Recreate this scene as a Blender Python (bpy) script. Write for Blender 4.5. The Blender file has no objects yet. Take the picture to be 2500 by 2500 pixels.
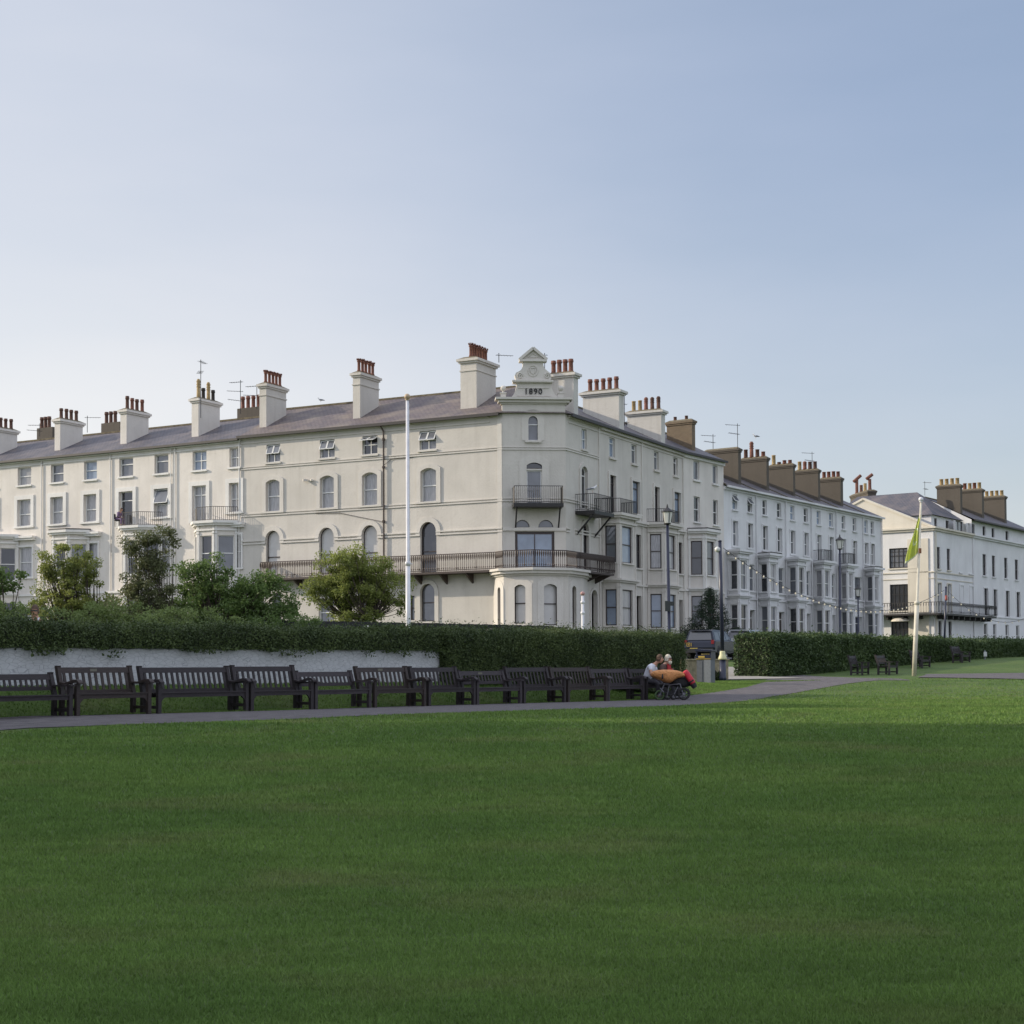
import bpy, bmesh, math, random
import numpy as np
from mathutils import Vector, Matrix
random.seed(7); RNG = np.random.default_rng(11)
R = math.radians
sc = bpy.context.scene
col = sc.collection

# ------------------------------------------------------------------ camera
EYE = 1.5; F = 3765.0; PITCH = 0.03; ROLL = 0.005
cam_d = bpy.data.cameras.new('camera'); cam = bpy.data.objects.new('camera', cam_d); col.objects.link(cam)
CM = Matrix.Rotation(math.pi/2 + PITCH, 3, 'X') @ Matrix.Rotation(-ROLL, 3, 'Z')
cam.matrix_world = Matrix.Translation((0, 0, EYE)) @ CM.to_4x4()
cam_d.sensor_width = 36; cam_d.lens = 36*F/2500
PY0 = 1628 - F*math.tan(PITCH)
cam_d.shift_y = (PY0-1250)/2500
cam_d.clip_start = 0.1; cam_d.clip_end = 5000
sc.camera = cam

# ------------------------------------------------------------------ light
SUN_EL = R(21); SUN_AZ = math.atan2(.16, -.987)      # direction towards the sun (plan angle)
sdir = Vector((math.cos(SUN_AZ)*math.cos(SUN_EL), math.sin(SUN_AZ)*math.cos(SUN_EL), math.sin(SUN_EL)))
HZ0 = (5.8, 5.75, 5.7, 1); HZ1 = (2.75, 3.25, 4.35, 1); FILL_SKY = (6.0, 6.35, 7.5, 1)
w = bpy.data.worlds.new('World'); sc.world = w; w.use_nodes = True
nt = w.node_tree; bg = nt.nodes['Background']
sky = nt.nodes.new('ShaderNodeTexSky'); sky.sky_type = 'NISHITA'; sky.sun_disc = False
sky.sun_elevation = SUN_EL; sky.sun_rotation = math.pi/2 - SUN_AZ
sky.air_density = 1.0; sky.dust_density = 2.2; sky.ozone_density = 1.6; sky.altitude = 0
# hazy summer sky: veil thicker towards the sun, unseen fill brightness added overhead and behind the viewer
def wn(t): return nt.nodes.new('ShaderNode'+t)
tc = wn('TexCoord'); sx = wn('SeparateXYZ'); nt.links.new(tc.outputs['Generated'], sx.inputs[0])
mp = wn('Mapping'); mp.inputs['Scale'].default_value = (1.4, 1.4, 5.0); nz = wn('TexNoise'); nz.inputs['Scale'].default_value = 1.6; nz.inputs['Detail'].default_value = 5
nt.links.new(tc.outputs['Generated'], mp.inputs[0]); nt.links.new(mp.outputs[0], nz.inputs['Vector'])
def rng(src, a, b, c, d):
    r = wn('MapRange'); r.interpolation_type = 'SMOOTHSTEP'
    for k, v in zip((1, 2, 3, 4), (a, b, c, d)): r.inputs[k].default_value = v
    nt.links.new(src, r.inputs[0]); return r.outputs[0]
def mth(op, a, b):
    m = wn('Math'); m.operation = op
    for k, v in enumerate((a, b)):
        if isinstance(v, (int, float)): m.inputs[k].default_value = v
        else: nt.links.new(v, m.inputs[k])
    return m.outputs[0]
veil = mth('ADD', rng(sx.outputs[0], -.34, .36, .90, .5), rng(nz.outputs['Fac'], .3, .75, -.10, .12))
m1 = wn('Mix'); m1.data_type = 'RGBA'; nt.links.new(veil, m1.inputs[0]); nt.links.new(sky.outputs[0], m1.inputs[6]); 
hz = wn('Mix'); hz.data_type = 'RGBA'; nt.links.new(mth('ADD', rng(sx.outputs[2], .0, .36, 0, .75), rng(sx.outputs[0], -.34, .36, -.2, .3)), hz.inputs[0]); hz.inputs[6].default_value = HZ0; hz.inputs[7].default_value = HZ1
nt.links.new(hz.outputs[2], m1.inputs[7])
over = mth('MAXIMUM', rng(sx.outputs[2], .42, .68, 0, 1), rng(sx.outputs[1], .1, -.35, 0, 1))  # mask of the added fill light, outside the visible sky
m2 = wn('Mix'); m2.data_type = 'RGBA'; nt.links.new(mth('MULTIPLY', over, .9), m2.inputs[0]); nt.links.new(m1.outputs[2], m2.inputs[6]); m2.inputs[7].default_value = FILL_SKY
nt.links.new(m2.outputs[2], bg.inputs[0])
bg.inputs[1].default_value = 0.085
sl = bpy.data.lights.new('sun', 'SUN'); sl.energy = 2.3; sl.angle = R(.6); sl.color = (1, .875, .71)
so = bpy.data.objects.new('sun', sl); col.objects.link(so)
so.rotation_euler = sdir.to_track_quat('Z', 'Y').to_euler()
so.location = (-60, 10, 40)
sc.view_settings.view_transform = 'Standard'; sc.view_settings.look = 'None'
sc.view_settings.exposure = 0.95; sc.view_settings.gamma = 1
sc.cycles.use_denoising = True
sc.cycles.max_bounces = 5; sc.cycles.diffuse_bounces = 3; sc.cycles.transparent_max_bounces = 8
sc.cycles.caustics_reflective = False; sc.cycles.caustics_refractive = False

# ------------------------------------------------------------------ pixel -> world helpers (pixels of the 2500 px photograph)
def ray(px, py):
    return CM @ Vector(((px-1250)/F, -(py-PY0)/F, -1))
def at(px, py, Y):
    d = ray(px, py); return Vector((0, 0, EYE)) + d*(Y/d.y)
def at_z(px, py, z):
    d = ray(px, py); return Vector((0, 0, EYE)) + d*((z-EYE)/d.z)
def proj(p):
    c = CM.transposed() @ (Vector(p)-Vector((0, 0, EYE)))
    return 1250 + F*c.x/-c.z, PY0 - F*c.y/-c.z
def sm(a, b, x):
    t = min(1, max(0, (x-a)/(b-a))); return t*t*(3-2*t)
LA = Vector((-8.26, 29.3)); LD = Vector((.632, .775)); LN = Vector((-.775, .632))   # line of the bench fronts
def g(x, y):
    base = .6*min(1, max(0, y/29.0)) - .005*min(22, max(0, y-29))
    sd = (Vector((x, y))-LA).dot(LN)
    bank = .57*sm(.55, 1.85+4.5*sm(43, 52, y), sd)*(1-.5*sm(50, 62, y))
    rise = .5*sm(43, 66, y)
    return base + max(bank, rise) + 1.0*sm(66, 97, y)
def ground_at(px, py, y0=6, y1=140):
    d = ray(px, py); y = y0
    while y < y1:
        p = Vector((0, 0, EYE)) + d*(y/d.y)
        if p.z <= g(p.x, p.y): return Vector((p.x, p.y, g(p.x, p.y)))
        y += .05
    return at(px, py, y1)
def on_Y(px, Y, z=None):
    """point standing on the ground below column px at depth Y"""
    x = at(px, 1600, Y).x
    return Vector((x, Y, g(x, Y) if z is None else z))

# ------------------------------------------------------------------ materials
MATS = {}
def mat(name, colr, rough=.8, metal=0, noise=0, scale=5, bump=0, bscale=None, col2=None, spec=.5, emit=None, detail=4, stretch=None):
    if name in MATS: return MATS[name]
    m = bpy.data.materials.new(name); m.use_nodes = True; n = m.node_tree.nodes; l = m.node_tree.links
    b = n['Principled BSDF']; b.inputs['Roughness'].default_value = rough; b.inputs['Metallic'].default_value = metal
    b.inputs['Specular IOR Level'].default_value = spec
    c4 = (*colr, 1)
    b.inputs['Base Color'].default_value = c4
    if noise or col2 or bump:
        t = n.new('ShaderNodeTexCoord'); mp = n.new('ShaderNodeMapping'); l.new(t.outputs['Object'], mp.inputs[0])
        if stretch: mp.inputs['Scale'].default_value = stretch
    if noise or col2:
        z = n.new('ShaderNodeTexNoise'); z.inputs['Scale'].default_value = scale; z.inputs['Detail'].default_value = detail
        l.new(mp.outputs[0], z.inputs['Vector'])
        r = n.new('ShaderNodeValToRGB'); r.color_ramp.elements[0].position = .3; r.color_ramp.elements[1].position = .7
        c2 = col2 if col2 else tuple(c*(1-noise) for c in colr)
        r.color_ramp.elements[0].color = (*c2, 1); r.color_ramp.elements[1].color = c4
        l.new(z.outputs['Fac'], r.inputs[0]); l.new(r.outputs[0], b.inputs['Base Color'])
    if bump:
        z2 = n.new('ShaderNodeTexNoise'); z2.inputs['Scale'].default_value = bscale or scale*4; z2.inputs['Detail'].default_value = 5
        l.new(mp.outputs[0], z2.inputs['Vector'])
        bp = n.new('ShaderNodeBump'); bp.inputs['Strength'].default_value = bump; bp.inputs['Distance'].default_value = .05
        l.new(z2.outputs['Fac'], bp.inputs['Height']); l.new(bp.outputs[0], b.inputs['Normal'])
    if emit:
        b.inputs['Emission Color'].default_value = (*emit[0], 1); b.inputs['Emission Strength'].default_value = emit[1]
    MATS[name] = m; return m

def stucco(name, colr, dirt):
    """painted render: blotchy tone, rain streaks, small cracks of tone, fine grain"""
    m = bpy.data.materials.new(name); m.use_nodes = True; n = m.node_tree.nodes; l = m.node_tree.links
    b = n['Principled BSDF']; b.inputs['Roughness'].default_value = .85; b.inputs['Specular IOR Level'].default_value = .25
    t = n.new('ShaderNodeTexCoord')
    def noise(scale, stretch, lo, hi, detail=5):
        mp = n.new('ShaderNodeMapping'); mp.inputs['Scale'].default_value = stretch; l.new(t.outputs['Object'], mp.inputs[0])
        z = n.new('ShaderNodeTexNoise'); z.inputs['Scale'].default_value = scale; z.inputs['Detail'].default_value = detail
        l.new(mp.outputs[0], z.inputs['Vector'])
        r = n.new('ShaderNodeMapRange'); r.inputs[1].default_value = lo; r.inputs[2].default_value = hi
        l.new(z.outputs['Fac'], r.inputs[0]); return r
    def mix(fac, a, bcol, amt):
        mu = n.new('ShaderNodeMath'); mu.operation = 'MULTIPLY'; mu.inputs[1].default_value = amt; l.new(fac.outputs[0], mu.inputs[0])
        x = n.new('ShaderNodeMix'); x.data_type = 'RGBA'; l.new(mu.outputs[0], x.inputs[0])
        if isinstance(a, tuple): x.inputs[6].default_value = (*a, 1)
        else: l.new(a.outputs[2], x.inputs[6])
        x.inputs[7].default_value = (*bcol, 1); return x
    a = mix(noise(.5, (1, 1, 1), .35, .7), colr, tuple(c*.86 for c in colr), .9)
    a = mix(noise(1.1, (3.0, 3.0, .22), .5, .85), a, dirt, .38)
    a = mix(noise(3.5, (1, 1, .7), .58, .8), a, dirt, .30)
    l.new(a.outputs[2], b.inputs['Base Color'])
    z2 = n.new('ShaderNodeTexNoise'); z2.inputs['Scale'].default_value = 9; z2.inputs['Detail'].default_value = 8
    l.new(t.outputs['Object'], z2.inputs['Vector'])
    bp = n.new('ShaderNodeBump'); bp.inputs['Strength'].default_value = .35; bp.inputs['Distance'].default_value = .04
    l.new(z2.outputs['Fac'], bp.inputs['Height']); l.new(bp.outputs[0], b.inputs['Normal'])
    MATS[name] = m; return m

def bricky(name, c1, c2, mortar, bw, bh, ms=.02, rough=.8, bump=.4, moss=None, mossamt=.5):
    m = bpy.data.materials.new(name); m.use_nodes = True; n = m.node_tree.nodes; l = m.node_tree.links
    b = n['Principled BSDF']; b.inputs['Roughness'].default_value = rough; b.inputs['Specular IOR Level'].default_value = .3
    t = n.new('ShaderNodeTexCoord')
    k = n.new('ShaderNodeTexBrick'); k.inputs['Color1'].default_value = (*c1, 1); k.inputs['Color2'].default_value = (*c2, 1)
    k.inputs['Mortar'].default_value = (*mortar, 1); k.inputs['Scale'].default_value = 1
    k.inputs['Brick Width'].default_value = bw; k.inputs['Row Height'].default_value = bh; k.inputs['Mortar Size'].default_value = ms*bh
    k.inputs['Bias'].default_value = 0; k.inputs['Mortar Smooth'].default_value = .3
    l.new(t.outputs['UV'], k.inputs['Vector'])
    z = n.new('ShaderNodeTexNoise'); z.inputs['Scale'].default_value = .8; z.inputs['Detail'].default_value = 7; l.new(t.outputs['Object'], z.inputs['Vector'])
    r = n.new('ShaderNodeMapRange'); r.inputs[1].default_value = .42; r.inputs[2].default_value = .72; r.inputs[4].default_value = mossamt
    l.new(z.outputs['Fac'], r.inputs[0])
    x = n.new('ShaderNodeMix'); x.data_type = 'RGBA'; l.new(r.outputs[0], x.inputs[0]); l.new(k.outputs['Color'], x.inputs[6])
    x.inputs[7].default_value = (*(moss or tuple(c*.6 for c in c1)), 1)
    l.new(x.outputs[2], b.inputs['Base Color'])
    bp = n.new('ShaderNodeBump'); bp.inputs['Strength'].default_value = bump; bp.inputs['Distance'].default_value = .02
    l.new(k.outputs['Fac'], bp.inputs['Height']); bp.invert = True; l.new(bp.outputs[0], b.inputs['Normal'])
    MATS[name] = m; return m

def leafmat(name, c1, c2, trans=.25, rough=.55, big=.6):
    m = bpy.data.materials.new(name); m.use_nodes = True; n = m.node_tree.nodes; l = m.node_tree.links
    b = n['Principled BSDF']; b.inputs['Roughness'].default_value = rough; b.inputs['Specular IOR Level'].default_value = .3
    gi = n.new('ShaderNodeNewGeometry'); t = n.new('ShaderNodeTexCoord')
    z = n.new('ShaderNodeTexNoise'); z.inputs['Scale'].default_value = big; z.inputs['Detail'].default_value = 3; l.new(t.outputs['Object'], z.inputs['Vector'])
    ad = n.new('ShaderNodeMath'); ad.operation = 'MULTIPLY_ADD'; ad.inputs[1].default_value = 1.6; ad.inputs[2].default_value = -.55
    l.new(z.outputs['Fac'], ad.inputs[0])
    a2 = n.new('ShaderNodeMath'); a2.operation = 'MULTIPLY_ADD'; a2.inputs[1].default_value = .5; l.new(gi.outputs['Random Per Island'], a2.inputs[0]); l.new(ad.outputs[0], a2.inputs[2]); a2.use_clamp = True
    x = n.new('ShaderNodeMix'); x.data_type = 'RGBA'; l.new(a2.outputs[0], x.inputs[0]); x.inputs[6].default_value = (*c1, 1); x.inputs[7].default_value = (*c2, 1)
    l.new(x.outputs[2], b.inputs['Base Color'])
    tr = n.new('ShaderNodeBsdfTranslucent'); ms = n.new('ShaderNodeMixShader'); ms.inputs[0].default_value = trans
    l.new(x.outputs[2], tr.inputs[0]); l.new(b.outputs[0], ms.inputs[1]); l.new(tr.outputs[0], ms.inputs[2])
    l.new(ms.outputs[0], n['Material Output'].inputs[0])
    MATS[name] = m; return m

def grassmat(name, ca, cb, cc, blade=False):
    m = bpy.data.materials.new(name); m.use_nodes = True; n = m.node_tree.nodes; l = m.node_tree.links
    b = n['Principled BSDF']; b.inputs['Roughness'].default_value = .75; b.inputs['Specular IOR Level'].default_value = .15
    t = n.new('ShaderNodeTexCoord')
    def nz(s, st, d=5):
        mp = n.new('ShaderNodeMapping'); mp.inputs['Scale'].default_value = st; l.new(t.outputs['Object'], mp.inputs[0])
        z = n.new('ShaderNodeTexNoise'); z.inputs['Scale'].default_value = s; z.inputs['Detail'].default_value = d; z.inputs['Roughness'].default_value = .6
        l.new(mp.outputs[0], z.inputs['Vector']); return z
    def mr(z, lo, hi, top=1):
        r = n.new('ShaderNodeMapRange'); r.inputs[1].default_value = lo; r.inputs[2].default_value = hi; r.inputs[4].default_value = top
        l.new(z.outputs['Fac'], r.inputs[0]); return r
    x = n.new('ShaderNodeMix'); x.data_type = 'RGBA'; l.new(mr(nz(.35, (1, 1, 1)), .38, .62).outputs[0], x.inputs[0])
    x.inputs[6].default_value = (*ca, 1); x.inputs[7].default_value = (*cb, 1)
    y = n.new('ShaderNodeMix'); y.data_type = 'RGBA'; l.new(mr(nz(.55, (1, 1.3, 1), 7), .52, .72, .75).outputs[0], y.inputs[0])
    l.new(x.outputs[2], y.inputs[6]); y.inputs[7].default_value = (*cc, 1)
    if blade:
        gi = n.new('ShaderNodeNewGeometry'); oo = n.new('ShaderNodeMath'); oo.operation = 'MULTIPLY_ADD'; oo.inputs[1].default_value = .55; l.new(gi.outputs['Random Per Island'], oo.inputs[0])
        o2 = n.new('ShaderNodeMath'); o2.operation = 'MULTIPLY'; o2.inputs[1].default_value = .6; l.new(mr(nz(3.2, (.45, 1.3, 1), 8), .32, .68).outputs[0], o2.inputs[0]); l.new(o2.outputs[0], oo.inputs[2]); ob = oo.outputs[0]
    else:
        oo = n.new('ShaderNodeMath'); oo.operation = 'MULTIPLY_ADD'; oo.inputs[1].default_value = .55; l.new(mr(nz(38, (1, 1, 1), 6), .3, .7).outputs[0], oo.inputs[0])
        o2 = n.new('ShaderNodeMath'); o2.operation = 'MULTIPLY'; o2.inputs[1].default_value = .5; l.new(mr(nz(5.5, (.6, 1.2, 1), 7), .3, .7).outputs[0], o2.inputs[0]); l.new(o2.outputs[0], oo.inputs[2]); ob = oo.outputs[0]
    hs = n.new('ShaderNodeHueSaturation'); mm = n.new('ShaderNodeMath'); mm.operation = 'MULTIPLY_ADD'; mm.inputs[1].default_value = .62 if blade else .6; mm.inputs[2].default_value = .70 if blade else .7
    l.new(ob, mm.inputs[0]); l.new(mm.outputs[0], hs.inputs['Value']); l.new(y.outputs[2], hs.inputs['Color'])
    l.new(hs.outputs[0], b.inputs['Base Color'])
    if blade:
        tr = n.new('ShaderNodeBsdfTranslucent'); ms = n.new('ShaderNodeMixShader'); ms.inputs[0].default_value = .25
        l.new(hs.outputs[0], tr.inputs[0]); l.new(b.outputs[0], ms.inputs[1]); l.new(tr.outputs[0], ms.inputs[2])
        l.new(ms.outputs[0], n['Material Output'].inputs[0])
    else:
        z2 = nz(22, (1, 1, 1), 8); bp = n.new('ShaderNodeBump'); bp.inputs['Strength'].default_value = .8; bp.inputs['Distance'].default_value = .06
        l.new(z2.outputs['Fac'], bp.inputs['Height']); l.new(bp.outputs[0], b.inputs['Normal'])
    MATS[name] = m; return m

CREAM = stucco('cream_render', (.605, .572, .517), (.42, .39, .34))
CREAMT = stucco('cream_trim', (.64, .607, .552), (.45, .42, .37))
WHITE = stucco('white_render', (.71, .67, .615), (.49, .455, .40))
WHITET = stucco('white_trim', (.76, .745, .71), (.54, .52, .48))
DWHITE = stucco('far_white_render', (.70, .70, .70), (.5, .5, .49))
STACKW = stucco('weathered_white_render', (.62, .60, .55), (.30, .28, .24))
STACKB = bricky('brown_brick', (.20, .145, .09), (.14, .10, .065), (.20, .17, .13), .23, .085, .14, moss=(.12, .10, .065))
STACKR = stucco('brown_render', (.112, .098, .080), (.062, .055, .046))
CAPM = mat('stack_cap', (.19, .16, .10), .9, noise=.5, scale=6, bump=.6)
SLATE = bricky('slate_roof', (.088, .090, .112), (.118, .110, .125), (.05, .05, .055), .32, .22, .10, .6, .35, (.20, .17, .16), .55)
SLATER = bricky('purple_slate_roof', (.115, .10, .108), (.155, .125, .125), (.07, .06, .06), .32, .22, .10, .65, .35, (.26, .22, .17), .5)
POTR = mat('terracotta', (.215, .085, .055), .8, noise=.5, scale=7, bump=.3)
POTY = mat('buff_clay', (.42, .30, .14), .8, noise=.4, scale=7, bump=.3)
POTK = mat('sooty_clay', (.13, .065, .045), .85, noise=.5, scale=8)
SOOT = mat('soot', (.035, .03, .028), .9)
IRON = mat('black_iron', (.022, .02, .02), .5, noise=.4, scale=9)
IRONB = mat('rusty_brown_iron', (.065, .045, .038), .6, noise=.5, scale=12)
GUTTER = mat('dark_gutter', (.03, .025, .024), .5)
PVC = mat('white_window_frame', (.72, .72, .70), .35)
DARKF = mat('dark_brown_frame', (.045, .03, .026), .4, noise=.3)
def glass(name, c, rough=.06):
    return mat(name, c, rough, noise=.35, scale=.9, spec=.9)
GL_SKY = glass('grey_glass', (.17, .18, .20)); GL_DK = glass('dark_glass', (.035, .038, .045))  # the grey panes carry some sky reflection in their base colour
GL_CUR = mat('curtained_glass', (.40, .40, .41), .12, noise=.45, scale=6, stretch=(4, 4, .3), spec=.8)
GL_BLIND = mat('glass_over_blind', (.52, .51, .49), .15, noise=.12, scale=2, spec=.7)
GL_BLUE = mat('painted_sky_glass', (.25, .31, .40), .08, noise=.3, scale=1.2, spec=.9)  # blue of the reflected sky put into the base colour
PANES = [GL_SKY, GL_SKY, GL_CUR, GL_CUR, GL_BLIND, GL_DK, GL_SKY]
WOOD = mat('weathered_dark_wood', (.030, .022, .024), .62, noise=.45, scale=9, bump=.3, stretch=(1, 5, 5))
WOOD2 = mat('greyed_dark_wood', (.052, .042, .046), .7, noise=.45, scale=9, bump=.3, stretch=(1, 5, 5))
ASPH = mat('asphalt_path', (.135, .122, .125), .9, noise=.45, scale=3.2, bump=.6, bscale=60, detail=12)
ROADM = mat('asphalt_road', (.10, .10, .105), .9, noise=.3, scale=1.5, bump=.4, bscale=50)
CONC = mat('concrete', (.30, .285, .25), .9, noise=.25, scale=2, bump=.4)
TARW = mat('black_boards', (.014, .014, .017), .7, noise=.4, scale=6, stretch=(8, 8, .5))
NAVY = mat('navy_painted_steel', (.022, .026, .05), .35)
POLEW = mat('white_painted_pole', (.72, .72, .74), .4, noise=.15, scale=3)
POLEC = mat('cream_painted_pole', (.66, .62, .50), .5, noise=.25, scale=3)
GOLD = mat('gold_paint', (.55, .38, .08), .45)
CREAMP = mat('cream_collar_paint', (.55, .53, .30), .5)
GREYP = mat('grey_plastic', (.21, .225, .24), .55, noise=.2, scale=12)
GREYD = mat('dark_grey_plastic', (.12, .13, .145), .55, noise=.2, scale=12)
SKIN = mat('skin', (.50, .27, .18), .55); HAIRB = mat('brown_hair', (.10, .055, .03), .7, noise=.4, scale=40); HAIRG = mat('grey_hair', (.48, .45, .40), .7)
BARK = mat('bark', (.075, .058, .042), .9, noise=.45, scale=6, bump=.6, stretch=(1, 1, .3))
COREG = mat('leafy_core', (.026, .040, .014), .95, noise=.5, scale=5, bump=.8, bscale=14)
L_HEDGE = leafmat('hedge_leaves', (.034, .056, .020), (.105, .145, .044), .2, big=1.3)
L_HEDGE2 = leafmat('olive_hedge_leaves', (.032, .058, .020), (.085, .130, .042), .2)
L_OLIVE = leafmat('olive_leaves', (.13, .165, .045), (.32, .36, .10), .5)
L_YEL = leafmat('yellow_green_leaves', (.12, .155, .045), (.33, .36, .10), .5)
L_GREEN = leafmat('fresh_green_leaves', (.075, .125, .034), (.18, .26, .08), .45)
L_BROWN = leafmat('sparse_brown_green_leaves', (.085, .095, .045), (.18, .20, .09), .35)
L_PINE = leafmat('dark_conifer_needles', (.010, .024, .014), (.035, .060, .026), .1)
L_WILD = leafmat('wild_shrub_leaves', (.12, .17, .05), (.27, .34, .12), .4)
GRASS = grassmat('mown_grass', (.068, .114, .028), (.090, .138, .035), (.108, .122, .048))
BLADES = grassmat('grass_blades', (.108, .186, .045), (.146, .232, .056), (.178, .198, .078), True)

def rubble(name, c1, c2, mortar, scale, stretch):
    m = bpy.data.materials.new(name); m.use_nodes = True; n = m.node_tree.nodes; l = m.node_tree.links
    b = n['Principled BSDF']; b.inputs['Roughness'].default_value = .9; t = n.new('ShaderNodeTexCoord'); mp = n.new('ShaderNodeMapping'); mp.inputs['Scale'].default_value = stretch
    l.new(t.outputs['UV'], mp.inputs[0]); v = n.new('ShaderNodeTexVoronoi'); v.feature = 'DISTANCE_TO_EDGE'; v.inputs['Scale'].default_value = scale; l.new(mp.outputs[0], v.inputs['Vector'])
    v2 = n.new('ShaderNodeTexVoronoi'); v2.inputs['Scale'].default_value = scale; l.new(mp.outputs[0], v2.inputs['Vector'])
    z = n.new('ShaderNodeTexNoise'); z.inputs['Scale'].default_value = 9; z.inputs['Detail'].default_value = 8; l.new(t.outputs['Object'], z.inputs['Vector'])
    r = n.new('ShaderNodeMapRange'); r.inputs[1].default_value = .0; r.inputs[2].default_value = .045; l.new(v.outputs['Distance'], r.inputs[0])
    x = n.new('ShaderNodeMix'); x.data_type = 'RGBA'; l.new(z.outputs['Fac'], x.inputs[0]); x.inputs[6].default_value = (*c2, 1); x.inputs[7].default_value = (*c1, 1)
    y = n.new('ShaderNodeMix'); y.data_type = 'RGBA'; l.new(r.outputs[0], y.inputs[0]); y.inputs[6].default_value = (*mortar, 1); l.new(x.outputs[2], y.inputs[7]); l.new(y.outputs[2], b.inputs['Base Color'])
    ad = n.new('ShaderNodeMath'); ad.operation = 'ADD'; l.new(r.outputs[0], ad.inputs[0]); l.new(z.outputs['Fac'], ad.inputs[1])
    bp = n.new('ShaderNodeBump'); bp.inputs['Strength'].default_value = .45; bp.inputs['Distance'].default_value = .02; l.new(ad.outputs[0], bp.inputs['Height']); l.new(bp.outputs[0], b.inputs['Normal'])
    MATS[name] = m; return m

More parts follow.
